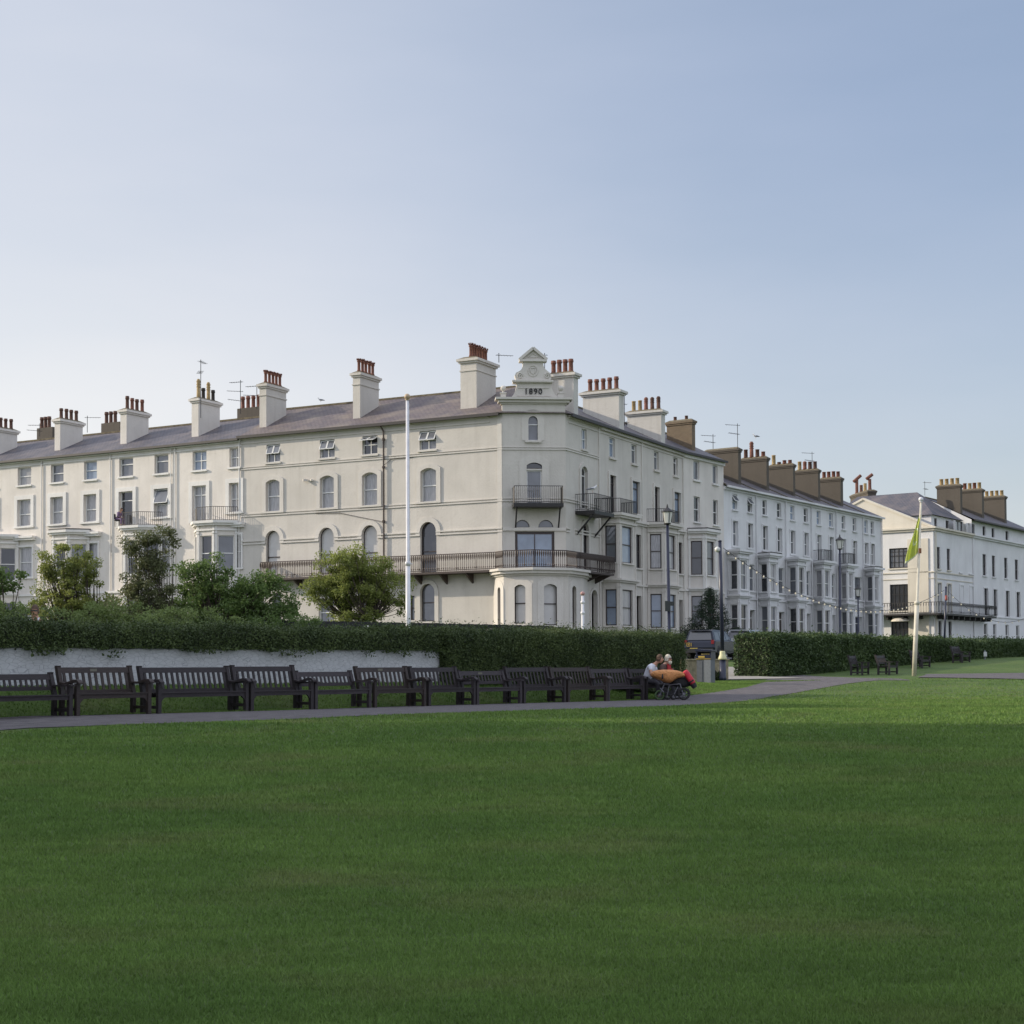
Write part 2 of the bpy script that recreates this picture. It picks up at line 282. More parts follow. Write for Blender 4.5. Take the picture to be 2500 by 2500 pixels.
# ------------------------------------------------------------------ mesh builder
def tag(o, label=None, cat=None, group=None, kind=None):
    for k, v in (('label', label), ('category', cat), ('group', group), ('kind', kind)):
        if v: o[k] = v
    return o
def empty(name, loc, label=None, cat=None, group=None, rz=0):
    o = bpy.data.objects.new(name, None); col.objects.link(o); o.location = loc; o.rotation_euler = (0, 0, rz)
    o.empty_display_size = .3
    return tag(o, label, cat, group)
class MB:
    def __init__(s): s.v = []; s.f = []; s.mi = []; s.cm = 0; s.smooth = False
    def poly(s, pts):
        i = len(s.v); s.v += [tuple(p) for p in pts]; s.f.append(tuple(range(i, i+len(pts)))); s.mi.append(s.cm)
    def hexa(s, b, t):
        """b, t: 4 bottom and 4 top points, same order, counter-clockwise seen from above"""
        i = len(s.v); s.v += [tuple(p) for p in b]+[tuple(p) for p in t]
        for q in ((3, 2, 1, 0), (4, 5, 6, 7), (0, 1, 5, 4), (1, 2, 6, 5), (2, 3, 7, 6), (3, 0, 4, 7)):
            s.f.append(tuple(i+k for k in q)); s.mi.append(s.cm)
    def box(s, c, sx, sy, sz, rz=0):
        ca, sa = math.cos(rz), math.sin(rz); P = []
        for dz in (-sz/2, sz/2):
            for dx, dy in ((-sx/2, -sy/2), (sx/2, -sy/2), (sx/2, sy/2), (-sx/2, sy/2)):
                P.append((c[0]+dx*ca-dy*sa, c[1]+dx*sa+dy*ca, c[2]+dz))
        s.hexa(P[:4], P[4:])
    def prism(s, pl, z0, z1):
        n = len(pl); i = len(s.v)
        s.v += [(p[0], p[1], z0) for p in pl]+[(p[0], p[1], z1) for p in pl]
        s.f.append(tuple(i+k for k in range(n-1, -1, -1))); s.f.append(tuple(i+n+k for k in range(n))); s.mi += [s.cm]*2
        for k in range(n):
            s.f.append((i+k, i+(k+1) % n, i+n+(k+1) % n, i+n+k)); s.mi.append(s.cm)
    def bar(s, a, b, wd, ht=None, up=(0, 0, 1)):
        """rectangular bar from a to b"""
        a = Vector(a); b = Vector(b); d = (b-a).normalized(); u = Vector(up)
        if abs(d.dot(u)) > .98: u = Vector((0, 1, 0)) if abs(d.y) < .9 else Vector((1, 0, 0))
        x = d.cross(u).normalized(); y = x.cross(d).normalized(); ht = ht or wd
        q = [x*sx*wd/2+y*sy*ht/2 for sx, sy in ((-1, -1), (-1, 1), (1, 1), (1, -1))]
        s.hexa([a+k for k in q], [b+k for k in q])
    def tube(s, pts, r, n=8, caps=True):
        pts = [Vector(p) for p in pts]; rs = r if isinstance(r, (list, tuple)) else [r]*len(pts)
        i0 = len(s.v); prev = None
        for k, p in enumerate(pts):
            d = (pts[min(k+1, len(pts)-1)]-pts[max(k-1, 0)]).normalized()
            if prev is None:
                u = Vector((0, 0, 1)) if abs(d.z) < .9 else Vector((1, 0, 0))
                x = d.cross(u).normalized()
            else:
                x = (prev - d*prev.dot(d)); x = x.normalized() if x.length > 1e-6 else d.orthogonal().normalized()
            prev = x; y = d.cross(x)
            for a in range(n):
                an = 2*math.pi*a/n; s.v.append(tuple(p+(x*math.cos(an)+y*math.sin(an))*rs[k]))
        for k in range(len(pts)-1):
            for a in range(n):
                s.f.append((i0+k*n+a, i0+k*n+(a+1) % n, i0+(k+1)*n+(a+1) % n, i0+(k+1)*n+a)); s.mi.append(s.cm)
        if caps:
            s.f.append(tuple(i0+a for a in range(n-1, -1, -1))); s.f.append(tuple(i0+(len(pts)-1)*n+a for a in range(n))); s.mi += [s.cm]*2
    def lathe(s, c, prof, n=12):
        s.tube([(c[0], c[1], c[2]+z) for r, z in prof], [max(r, .0005) for r, z in prof], n)
    def ball(s, c, r, n=10, sz=1):
        s.lathe((c[0], c[1], c[2]), [(r*math.sin(math.pi*k/8), -r*sz*math.cos(math.pi*k/8)) for k in range(9)], n)
    def build(s, name, m, parent=None, origin=None, smooth=False, kind=None):
        """root meshes: origin = world place of the object; child meshes are stored relative to their thing's origin"""
        me = bpy.data.meshes.new(name)
        o0 = Vector(origin) if origin is not None else Vector((0, 0, 0))
        v = np.array(s.v, dtype=np.float64).reshape(-1, 3) - np.array(o0)
        me.from_pydata(v.tolist(), [], s.f)
        for k in (m if isinstance(m, (list, tuple)) else [m]): me.materials.append(k)
        if any(s.mi): me.polygons.foreach_set('material_index', s.mi)
        if smooth: me.polygons.foreach_set('use_smooth', [True]*len(s.f))
        uv = me.uv_layers.new(name='UVMap').data
        for p in me.polygons:
            nn = p.normal; t = Vector((-nn.y, nn.x, 0))
            if t.length < .05: t = Vector((1, 0, 0))
            t.normalize(); b = nn.cross(t)
            for li in p.loop_indices:
                c = me.vertices[me.loops[li].vertex_index].co; uv[li].uv = (c.dot(t), c.dot(b))
        o = bpy.data.objects.new(name, me); col.objects.link(o)
        if parent is not None: o.parent = parent
        elif origin is not None: o.location = o0
        if kind: o['kind'] = kind
        return o
def copy_tree(o, parent=None):
    c = o.copy(); col.objects.link(c); c.parent = parent
    for ch in [k for k in bpy.data.objects if k.parent == o and k is not c]: copy_tree(ch, c)
    return c

# ------------------------------------------------------------------ facades
class Seg:
    def __init__(s, a, b):
        s.a = Vector(a[:2]); s.b = Vector(b[:2]); s.L = (s.b-s.a).length; s.d = (s.b-s.a).normalized(); s.n = Vector((s.d.y, -s.d.x))
    def P(s, u, v, z):
        p = s.a+s.d*u+s.n*v; return (p.x, p.y, z)
    def hit(s, px, py, v=0):
        d = ray(px, py); a = s.a+s.n*v
        t = a.dot(s.n)/(Vector((d.x, d.y)).dot(s.n)); p = Vector((0, 0, EYE))+d*t
        return (Vector((p.x, p.y))-s.a).dot(s.d), p.z
    def u(s, px, z, v=0):
        py = 1300
        for _ in range(5):
            uu, zz = s.hit(px, py, v); q = proj(s.P(uu, v, z)); py = q[1]
        return s.hit(px, py, v)[0]
    def sub(s, u0, u1, v=0):
        return Seg(s.P(u0, v, 0), s.P(u1, v, 0))
def sbox(mb, sg, u0, u1, v0, v1, z0, z1):
    if v0 > v1: v0, v1 = v1, v0
    b = [sg.P(u0, v1, z0), sg.P(u1, v1, z0), sg.P(u1, v0, z0), sg.P(u0, v0, z0)]
    mb.hexa(b, [(p[0], p[1], z1) for p in b])
def outline(u0, u1, z0, z1, rise, n=10):
    if rise <= 0: return [(u0, z0), (u1, z0), (u1, z1), (u0, z1)]
    a = (u1-u0)/2; c = (u0+u1)/2; Rr = (a*a+rise*rise)/(2*rise); zc = z1-Rr; th = math.asin(min(1, a/Rr))
    if rise > a*.999: th = math.pi/2
    pts = [(u0, z0), (u1, z0)]
    for k in range(n+1):
        an = th-2*th*k/n; pts.append((c+Rr*math.sin(an), zc+Rr*math.cos(an)))
    return pts
def ring(mb, sg, u0, u1, z0, z1, rise, tin, tout, vf, vb, bottom=True):
    """band between the outline grown by tout and shrunk by tin"""
    def ol(t):
        r = rise + (0 if rise <= 0 else t*(rise/((u1-u0)/2))) if rise > 0 else 0
        return outline(u0-t, u1+t, z0-(t if bottom else 0), z1+t, r)
    o = ol(tout); i = ol(-tin); n = len(o)
    for k in range(n):
        if k == 0 and not bottom: continue
        j = (k+1) % n
        mb.poly([sg.P(o[k][0], vf, o[k][1]), sg.P(o[j][0], vf, o[j][1]), sg.P(i[j][0], vf, i[j][1]), sg.P(i[k][0], vf, i[k][1])])
        mb.poly([sg.P(o[k][0], vb, o[k][1]), sg.P(o[j][0], vb, o[j][1]), sg.P(o[j][0], vf, o[j][1]), sg.P(o[k][0], vf, o[k][1])])
        mb.poly([sg.P(i[k][0], vf, i[k][1]), sg.P(i[j][0], vf, i[j][1]), sg.P(i[j][0], vb, i[j][1]), sg.P(i[k][0], vb, i[k][1])])
    return i
def panel(mb, sg, z0, z1, ops, ends=(0, None), dep=.24):
    """a wall skin with real openings: ops = list of (u0,u1,z0,z1,rise)"""
    ua = ends[0]; ub = sg.L if ends[1] is None else ends[1]
    cuts = sorted(set([ua, ub]+[min(ub, max(ua, q)) for o in ops for q in o[:2]]))
    for a, b in zip(cuts[:-1], cuts[1:]):
        if b-a < 1e-4: continue
        m = (a+b)/2; zz = z0
        for o in sorted([o for o in ops if o[0] < m < o[1]], key=lambda o: o[2]):
            if o[2] > zz: mb.poly([sg.P(a, 0, zz), sg.P(b, 0, zz), sg.P(b, 0, o[2]), sg.P(a, 0, o[2])])
            zz = max(zz, o[3])
        if z1 > zz: mb.poly([sg.P(a, 0, zz), sg.P(b, 0, zz), sg.P(b, 0, z1), sg.P(a, 0, z1)])
    for o in ops:
        pts = outline(*o); n = len(pts)
        for k in range(n):
            j = (k+1) % n; p, q = pts[k], pts[j]
            mb.poly([sg.P(p[0], 0, p[1]), sg.P(p[0], -dep, p[1]), sg.P(q[0], -dep, q[1]), sg.P(q[0], 0, q[1])])
            if o[4] > 0 and 2 <= k < n-1:
                mb.poly([sg.P(q[0], 0, q[1]), sg.P(p[0], 0, p[1]), sg.P(p[0], 0, o[3]), sg.P(q[0], 0, o[3])])

class House:
    def __init__(s, name, origin, label, cat, wall, trim, group=None):
        s.root = empty(name, origin, label, cat, group); s.o = origin; s.wm = wall; s.tm = trim
        s.wall = MB(); s.trim = MB(); s.ops = {}; s.segs = []; s.bays = []
    def seg(s, sg, z0, z1, ends=(0, None)):
        s.segs.append((sg, z0, z1, ends)); s.ops[id(sg)] = []; return sg
    def mesh(s, mb, name, m, parent=None, smooth=False):
        return mb.build(name, m, parent or s.root, s.o, smooth)
    def win(s, sg, u0, u1, z0, z1, rise=0, fm=PVC, pane=None, dep=.13, ft=.06, mid=.5, mull=0, sur=None, sill=.1, opn=0, name='window', bars=None):
        s.ops[id(sg)].append((u0, u1, z0, z1, rise))
        pane = pane or random.choice(PANES)
        m = MB(); i = ring(m, sg, u0, u1, z0, z1, rise, ft, -.002, -dep, -dep-.06)
        if mid: zm = z0+(z1-z0)*mid; sbox(m, sg, u0+ft, u1-ft, -dep+.02, -dep-.05, zm-.03, zm+.03)
        for k in range(mull):
            um = u0+(u1-u0)*(k+1)/(mull+1); sbox(m, sg, um-.025, um+.025, -dep+.004, -dep-.05, z0+ft, z1-ft-(rise*.1))
        if bars:
            for zf in bars: zb = z0+(z1-z0)*zf; sbox(m, sg, u0+ft, u1-ft, -dep+.002, -dep-.05, zb-.02, zb+.02)
        f = s.mesh(m, name, fm)
        p = MB(); p.poly([sg.P(a, -dep-.045, b) for a, b in i]); s.mesh(p, 'pane', pane, f)
        if opn:   # top-hung open light
            q = MB(); zt = z1-ft; hh = (z1-z0)*.5; n2 = 2 if mull else 1
            for k in range(n2):
                a = u0+.02+(u1-u0-.04)*k/n2; b = u0+.02+(u1-u0-.04)*(k+1)/n2
                dz = hh*math.cos(opn); dv = hh*math.sin(opn)
                A = Vector(sg.P(a+.03, -dep+.03, zt)); B = Vector(sg.P(b-.03, -dep+.03, zt)); Cc = Vector(sg.P(b-.03, -dep+.03+dv, zt-dz)); D = Vector(sg.P(a+.03, -dep+.03+dv, zt-dz))
                for x, y in ((A, B), (B, Cc), (Cc, D), (D, A)): q.bar(x, y, .05, .05)
                q.cm = 1; q.poly([A, B, Cc, D]); q.cm = 0
            s.mesh(q, 'open_casement', [fm, GL_SKY], f)
        if sur:
            q = MB(); ring(q, sg, u0, u1, z0, z1, rise, .0, sur, .075, 0, bottom=False)
            s.mesh(q, 'surround', s.tm, f)
        if sill:
            q = MB(); e = (sur or .06)+.05; sbox(q, sg, u0-e, u1+e, 0, .13, z0-sill-.01, z0-.01); s.mesh(q, 'sill', s.tm, f)
        return f
    def band(s, pts, z0, z1, out, mb=None, close=False):
        """moulding following plan points (outer side = right of travel)"""
        mb = mb or s.trim; P = [Vector(p[:2]) for p in pts]; n = len(P); N = []
        for k in range(n):
            a = (P[k]-P[k-1]).normalized() if k else (P[1]-P[0]).normalized(); b = (P[k+1]-P[k]).normalized() if k < n-1 else a
            na = Vector((a.y, -a.x)); nb = Vector((b.y, -b.x)); m = (na+nb); m = m/(1+na.dot(nb)); N.append(m)
        for k in range(n-1):
            a, b = P[k], P[k+1]; ao = a+N[k]*out; bo = b+N[k+1]*out
            q = [(ao.x, ao.y), (bo.x, bo.y), (b.x, b.y), (a.x, a.y)]
            mb.hexa([(x, y, z0) for x, y in q], [(x, y, z1) for x, y in q])
    def done(s, wname='wall', tname='moulding'):
        inbay = {id(q) for sgs, _ in s.bays for q in sgs}; top = max(q[2] for q in s.segs)-.95
        for sg, z0, z1, ends in s.segs:
            if id(sg) not in inbay: panel(s.wall, sg, z0, z1, s.ops[id(sg)], ends)
        for sgs, tr_ in s.bays:
            m = MB()
            for sg, z0, z1, ends in s.segs:
                if any(sg is q for q in sgs): panel(m, sg, z0, z1, s.ops[id(sg)], ends)
            b = s.mesh(m, 'bay', s.wm); s.mesh(tr_, 'bay_moulding', s.tm, b)
        hi, lo = MB(), MB()
        for f in s.trim.f: (hi if min(s.trim.v[i][2] for i in f) > top else lo).poly([s.trim.v[i] for i in f])
        s.trim = lo
        if hi.f: s.mesh(hi, 'cornice', s.tm)
        if s.wall.f: s.mesh(s.wall, wname, s.wm)
        if s.trim.f: s.mesh(s.trim, tname, s.tm)
    def pot(s, parent, c, h, r, m, style=0):
        q = MB()
        if style == 0: pr = [(r*1.15, 0), (r*1.15, .06), (r*.95, .1), (r*.88, h*.72), (r*1.0, h*.75), (r*1.12, h*.78), (r*1.12, h*.88), (r*1.0, h*.9), (r*1.02, h), (r*.75, h), (r*.7, h-.1)]
        elif style == 1: pr = [(r*1.2, 0), (r*1.1, .1), (r*.85, .16), (r*.82, h*.8), (r*1.15, h*.86), (r*1.2, h*.9), (r*1.0, h*.92)]+[(r*1.0, h), (r*.75, h), (r*.7, h-.1)]
        elif style == 2: pr = [(r*1.1, 0), (r, .1), (r*.9, h*.5)]+[(r*(1.15 if k % 2 else .8), h*(.5+.07*k)) for k in range(6)]+[(r*.8, h*.95), (r*.6, h), (r*.4, h)]
        else: pr = [(r*1.05, 0), (r, .05), (r*.92, h*.9), (r*1.05, h*.92), (r*1.05, h), (r*.8, h), (r*.75, h-.1)]
        q.lathe(c, pr, 10)
        if style == 1:
            for k in range(8):
                an = k*math.pi/4; q.bar((c[0]+r*math.cos(an), c[1]+r*math.sin(an), c[2]+h-.01), (c[0]+r*1.15*math.cos(an), c[1]+r*1.15*math.sin(an), c[2]+h+.1), .07, .05)
        return s.mesh(q, 'chimney_pot', m, parent, True)
    def chimney(s, sg, u0, u1, v0, v1, z0, z1, wm, cap=.12, capm=None, pots=4, pr=.13, ph=.8, pm=POTR, style=0, name='chimney', cy=0, belt=True):
        """v0 (front) > v1 (back), both negative = behind the facade"""
        m = MB(); sbox(m, sg, u0, u1, v1, v0, z0, z1-.3)
        c = s.mesh(m, name, wm)
        t = MB()
        if belt: sbox(t, sg, u0-.05, u1+.05, v1-.05, v0+.05, z1-.82, z1-.74)
        sbox(t, sg, u0-cap*.5, u1+cap*.5, v1-cap*.5, v0+cap*.5, z1-.3, z1-.18); sbox(t, sg, u0-cap, u1+cap, v1-cap, v0+cap, z1-.18, z1-.02)
        b = [sg.P(u0-cap*.8, v0+cap*.8, z1-.02), sg.P(u1+cap*.8, v0+cap*.8, z1-.02), sg.P(u1+cap*.8, v1-cap*.8, z1-.02), sg.P(u0-cap*.8, v1-cap*.8, z1-.02)]
        i = .16; tp = [sg.P(u0+i, v0-i, z1+.14), sg.P(u1-i, v0-i, z1+.14), sg.P(u1-i, v1+i, z1+.14), sg.P(u0+i, v1+i, z1+.14)]
        t.cm = 1; t.hexa(b, tp)
        s.mesh(t, 'chimney_cap', [wm, capm or CAPM], c)
        pl = pots if isinstance(pots, list) else [(style, ph, pm)]*pots
        for k, (st, h, pm2) in enumerate(pl):
            f = (k+.5)/len(pl); v = v0-.12+(v1-v0+.24)*f
            s.pot(c, sg.P((u0+u1)/2+random.uniform(-.02, .02), v, z1+.10), h*random.uniform(.97, 1.03), pr, pm2, st)
        return c
    def aerial_px(s, px, ytop, ybot, Y, arms=2, yaw=0.3):
        a = at(px, ybot, Y); b = at(px, ytop, Y); s.aerial(tuple(a), b.z-a.z, arms, yaw)
    def aerial(s, p, h, arms=2, yaw=0.3):
        m = MB(); m.tube([p, (p[0], p[1], p[2]+h)], .025, 5)
        for k in range(arms):
            z = p[2]+h-.15-k*min(.7, h*.45); dx, dy = math.cos(yaw+k*.5)*1.0, math.sin(yaw+k*.5)*1.0
            m.tube([(p[0]-dx*.2, p[1]-dy*.2, z), (p[0]+dx, p[1]+dy, z+.05)], .016, 4)
            for j in range(6):
                f = -.15+j*.2; m.tube([(p[0]+dx*f+dy*.2, p[1]+dy*f-dx*.2, z+.02), (p[0]+dx*f-dy*.2, p[1]+dy*f+dx*.2, z+.02)], .009, 3)
        s.mesh(m, 'aerial', IRON)
def roof_pts(mb, quad):
    mb.poly(quad)
def railing(mb, pts, z0, z1, step=.13, r=.011, fancy=False, rail=.03):
    P = [Vector(p[:2]) for p in pts]
    for a, b in zip(P[:-1], P[1:]):
        for z, rr in ((z1, rail), (z0+.06, rail*.8)): mb.bar((a.x, a.y, z), (b.x, b.y, z), rr, rr*1.2)
        L = (b-a).length; n = max(1, int(L/step))
        for k in range(n+1):
            p = a+(b-a)*(k/n)
            if fancy:
                h = z1-z0; thick = 1.8 if k % 10 == 0 else 1
                pr = [(r*thick, 0), (r*thick, .1*h), (r*2.6*thick, .17*h), (r*thick, .24*h), (r*thick, .6*h), (r*2.2, .68*h), (r*3.4, .8*h), (r*3.2, .9*h), (r*1.5, h)]
                mb.tube([(p.x, p.y, z0+q) for _, q in pr], [q for q, _ in pr], 4, False)
            else: mb.tube([(p.x, p.y, z0), (p.x, p.y, z1)], r, 4, False)
# ================================================================== large structure: ground, path, road
def build_ground():
    xs = sorted(set([-3000, -900, -400, -200, -120, -80, -60, -45, -35]+[round(-30+.4*k, 2) for k in range(200)]+[55, 62, 70, 80, 100, 130, 200, 400, 900, 3000]))
    ys = sorted(set([-900, -300, -100, -40, -15, -5]+[round(-2+.8*k, 2) for k in range(27)]+[round(20+.4*k, 2) for k in range(120)]+[round(68.4+.9*k, 2) for k in range(38)]+[105, 112, 120, 135, 160, 200, 300, 600, 1200, 3500]))
    me = bpy.data.meshes.new('lawn'); V = [(x, y, g(x, y)) for y in ys for x in xs]; n = len(xs)
    Fc = [(j*n+i, j*n+i+1, (j+1)*n+i+1, (j+1)*n+i) for j in range(len(ys)-1) for i in range(n-1)]
    me.from_pydata(V, [], Fc); me.materials.append(GRASS); me.polygons.foreach_set('use_smooth', [True]*len(Fc))
    o = bpy.data.objects.new('lawn', me); col.objects.link(o); o['kind'] = 'structure'
build_ground()
def gz(x, y): return g(x, y)
def draped(name, left, right, m, off, nx=10, nl=None, lab=None):
    """ribbon between two world polylines of equal length, draped on the ground"""
    me = bpy.data.meshes.new(name); V = []; Fc = []; rows = []
    for k in range(len(left)-1):
        a, b, c, d = left[k], left[k+1], right[k], right[k+1]
        L = max((Vector(b[:2])-Vector(a[:2])).length, (Vector(d[:2])-Vector(c[:2])).length); st = max(1, int(L/.6))
        for j in range(st + (1 if k == len(left)-2 else 0)):
            t = j/st; p = Vector(a[:2]).lerp(Vector(b[:2]), t); q = Vector(c[:2]).lerp(Vector(d[:2]), t)
            rows.append([(p.lerp(q, i/nx)) for i in range(nx+1)])
    for r_ in rows: V += [(p.x, p.y, gz(p.x, p.y)+off) for p in r_]
    for j in range(len(rows)-1):
        for i in range(nx):
            a = j*(nx+1)+i; Fc.append((a, a+nx+1, a+nx+2, a+1))
    me.from_pydata(V, [], Fc); me.materials.append(m)
    o = bpy.data.objects.new(name, me); col.objects.link(o); o['kind'] = 'structure'; me.polygons.foreach_set('use_smooth', [True]*len(Fc))
    return o
# footpath: far edge and near edge traced on the ground
far = [(-60, 1757), (67, 1750), (350, 1744), (700, 1735), (1000, 1724.5), (1250, 1718), (1500, 1712), (1620, 1706), (1694, 1697), (1760, 1688), (1816, 1679), (1862, 1666), (1893, 1653)]
near = [(-60, 1789), (67, 1779), (350, 1769), (700, 1757.5), (1000, 1745), (1250, 1737), (1500, 1729), (1620, 1725), (1700, 1721), (1796, 1715), (1880, 1702), (1959, 1689), (2060, 1671)]
fw = [ground_at(*p) for p in far]; nw = [ground_at(*p) for p in near]
fw.append(ground_at(1960, 1648.5)); nw.append(ground_at(2111, 1664.5))
fw.append(ground_at(2080, 1655)); nw.append(ground_at(2150, 1661))
fw.append(ground_at(2190, 1656.5)); nw.append(ground_at(2230, 1662))
draped('path', [tuple(p) for p in fw], [tuple(p) for p in nw], ASPH, .012)
draped('path', [tuple(on_Y(1768, 61)), tuple(on_Y(1772, 70)), tuple(on_Y(1770, 80))], [tuple(on_Y(1960, 62.5)), tuple(on_Y(1822, 70)), tuple(on_Y(1840, 80))], CONC, .03)
draped('path', [tuple(ground_at(2262, 1647)), tuple(ground_at(2520, 1644))], [tuple(ground_at(2240, 1655)), tuple(ground_at(2520, 1660))], ASPH, .03)

# ------------------------------------------------------------------ facade lines
e = lambda z: z+EYE
c1 = at(1226, 1009, 95); ZE = c1.z
c2 = at(1380, 1008, 95.3)
LF = Seg(at_z(589, 1067, ZE), c1)
LT = Seg(at_z(-330, 1067+.0975*919, ZE), LF.a)
CH = Seg(c1, c2)
AS = Seg(c2, at_z(1668, 1104, ZE)); BS = Seg(AS.b, at_z(1766, 1127, ZE))
pC = at(1765, 1185, BS.b.y); ZC = pC.z
CS = Seg(BS.b, at_z(2151, 1264.6, ZC))
dc = at(2278, 1291, 150); ZD = dc.z
DR = Seg(dc, at_z(2432, 1320.5, ZD)); DR = Seg(DR.a, DR.a+DR.d*32)
_l = at_z(2152, 1298.5, ZD); DL = Seg(_l, dc)
DL = Seg(Vector(dc[:2])-DL.d*13, dc)
GB = 1.2     # wall foot

road_line = [LT.P(0, 15, 0), LF.P(LF.L-3, 15, 0), CH.P(CH.L/2, 15, 0), AS.P(4, 13, 0), AS.P(AS.L, 13, 0), CS.P(0, 13, 0), CS.P(CS.L, 13, 0), DR.P(10, 13, 0), DR.P(40, 13, 0)]
road_in = [LT.P(0, 7, 0), LF.P(LF.L-3, 7, 0), CH.P(CH.L/2, 7.5, 0), AS.P(2, 6, 0), AS.P(AS.L, 6, 0), CS.P(0, 6, 0), CS.P(CS.L, 6, 0), DR.P(2, 6, 0), DR.P(40, 6, 0)]
draped('road', road_in, road_line, ROADM, .03, 8)
pav = [LT.P(0, 4.6, 0), LF.P(LF.L-3, 4.6, 0), CH.P(CH.L/2, 5, 0), AS.P(2, 3.4, 0), AS.P(AS.L, 3.4, 0), CS.P(0, 3.4, 0), CS.P(CS.L, 3.4, 0), DR.P(2, 3.4, 0), DR.P(40, 3.4, 0)]
draped('pavement', pav, road_in, CONC, .13, 4)

def std_roof(h, sg, zE, rise, mt, u0=0, u1=None, dep=5, over=.3, name='roof', ends=(1, 1), gut=GUTTER):
    u1 = sg.L if u1 is None else u1; m = MB()
    m.poly([sg.P(u0, over, zE), sg.P(u1, over, zE), sg.P(u1, -dep, zE+rise), sg.P(u0, -dep, zE+rise)])
    m.poly([sg.P(u1, -2*dep-over, zE), sg.P(u0, -2*dep-over, zE), sg.P(u0, -dep, zE+rise), sg.P(u1, -dep, zE+rise)])
    h.mesh(m, name, mt)
    for k, uu in enumerate((u0, u1)):
        if ends[k]:
            h.wall.poly([sg.P(uu, 0, GB), sg.P(uu, -2*dep, GB), sg.P(uu, -2*dep, zE), sg.P(uu, -dep, zE+rise-.03), sg.P(uu, 0, zE-.02)])
    h.wall.poly([sg.P(u1, -2*dep, GB), sg.P(u0, -2*dep, GB), sg.P(u0, -2*dep, zE), sg.P(u1, -2*dep, zE)])
    r = MB(); r.bar(sg.P(u0, -dep, zE+rise+.03), sg.P(u1, -dep, zE+rise+.03), .22, .12)
    n = int((u1-u0)/.45)
    h.mesh(r, 'ridge_tiles', CAPM)
    q = MB(); sbox(q, sg, u0, u1, over-.02, over+.12, zE-.14, zE+.01); h.mesh(q, 'gutter', gut)
def chim_left(h, sg, x0, x1, ytop, v0, dep, wm, **k):
    zg = sg.hit(x0, ytop, v0)[1]; u0 = sg.u(x0, zg, v0); u1 = sg.u(x1, zg, v0)
    h.chimney(sg, u0, u1, v0, v0-dep, ZE-.2, zg, wm, **k)
def chim_right(h, sg, xb0, xb1, xb2, ytop, v0, wm, zb, dlim=9, **k):
    zg = sg.hit(xb1, ytop, v0)[1]; u0 = sg.u(xb1, zg, v0); u1 = sg.u(xb2, zg, v0); v = v0
    while proj(sg.P(u0, v, zg))[0] > xb0 and v0-v < dlim: v -= .05
    h.chimney(sg, u0, u1, v0, v, zb, zg, wm, **k)
def bay(h, sg, u0, uc, ur, pr, z0, z1, floors, fm, zcor, wide=.62, balc=None, slab=.16, panes=None, topm=None):
    ue = ur+(uc-u0); P = [sg.P(u0, 0, 0), sg.P(uc, pr, 0), sg.P(ur, pr, 0), sg.P(ue, 0, 0)]
    sgs = [Seg(P[k], P[k+1]) for k in range(3)]
    for s2 in sgs: h.seg(s2, z0, z1)
    keep = h.trim; h.trim = MB(); h.bays.append((sgs, h.trim))
    for (zb, zt) in floors:
        for k, s2 in enumerate(sgs):
            wd = s2.L*(wide if k == 1 else wide+.04); a = (s2.L-wd)/2
            h.win(s2, a, a+wd, zb, zt, 0, fm, panes() if panes else None, dep=.12, ft=.07 if fm is DARKF else .05, sill=.09)
    for s2 in sgs:      # pilasters on the corners
        for uu in (.02, s2.L-.16):
            sbox(h.trim, s2, uu, uu+.14, 0, .05, z0, z1-.05)
            for (zb, zt) in floors: sbox(h.trim, s2, uu-.02, uu+.16, .0, .09, zt+.12, zt+.24)
    for zc in zcor:
        h.band(P, zc, zc+.12, .14); h.band(P, zc+.12, zc+.24, .26)
    h.trim.prism([p[:2] for p in P], z1-.02, z1+.04)
    h.band(P, z1-.12, z1+.06, .34); h.band(P, z1-.26, z1-.12, .22); h.band(P, z1-.62, z1-.5, .1)
    if topm:
        m = MB(); o = .3; q = [sg.P(u0-.1, 0, 0), sg.P(uc-.1, pr+o, 0), sg.P(ur+.1, pr+o, 0), sg.P(ue+.1, 0, 0)]; m.prism([p[:2] for p in q], z1+.065, z1+.16); h.mesh(m, 'bay_roof', topm)
    if balc:
        m = MB(); q = [sg.P(u0, 0, 0), sg.P(uc+.02, pr+.1, 0), sg.P(ur-.02, pr+.1, 0), sg.P(ue, 0, 0)]
        railing(m, q, z1+.06, z1+1.0, .13, .014); h.mesh(m, 'balcony_railing', IRON)
    h.trim = keep
    return sgs

# ================================================================== cream corner building, 1890
H = House('corner_building', (c1.x, c1.y, GB), 'cream four-storey corner building with a shaped gable dated 1890 and a long iron balcony', 'building', CREAM, CREAMT)
A1u = AS.u(1464.5, 12)
H.seg(LF, GB, ZE); H.seg(CH, GB, e(15.8))
H.seg(AS, GB, ZE, (0, A1u))
tops = [(650.5, 684), (781, 817), (884.5, 921.5), (1024, 1064.5)]
for k, (a, b) in enumerate(tops):
    z = e(14.3); H.win(LF, LF.u(a, z), LF.u(b, z), e(13.8), e(15.0), 0, PVC, GL_SKY if k != 2 else GL_DK, mull=1, mid=.52, opn=(R(22), R(24), R(66), R(30))[k], sill=.12, dep=.16)
for a, b in [(650, 684), (782, 816.5), (885, 922), (1027.5, 1066)]:
    z = e(11.5); H.win(LF, LF.u(a, z), LF.u(b, z), e(10.5), e(12.62), .2, PVC, GL_CUR, mid=.48, sur=.3, sill=.12, dep=.2, ft=.045)
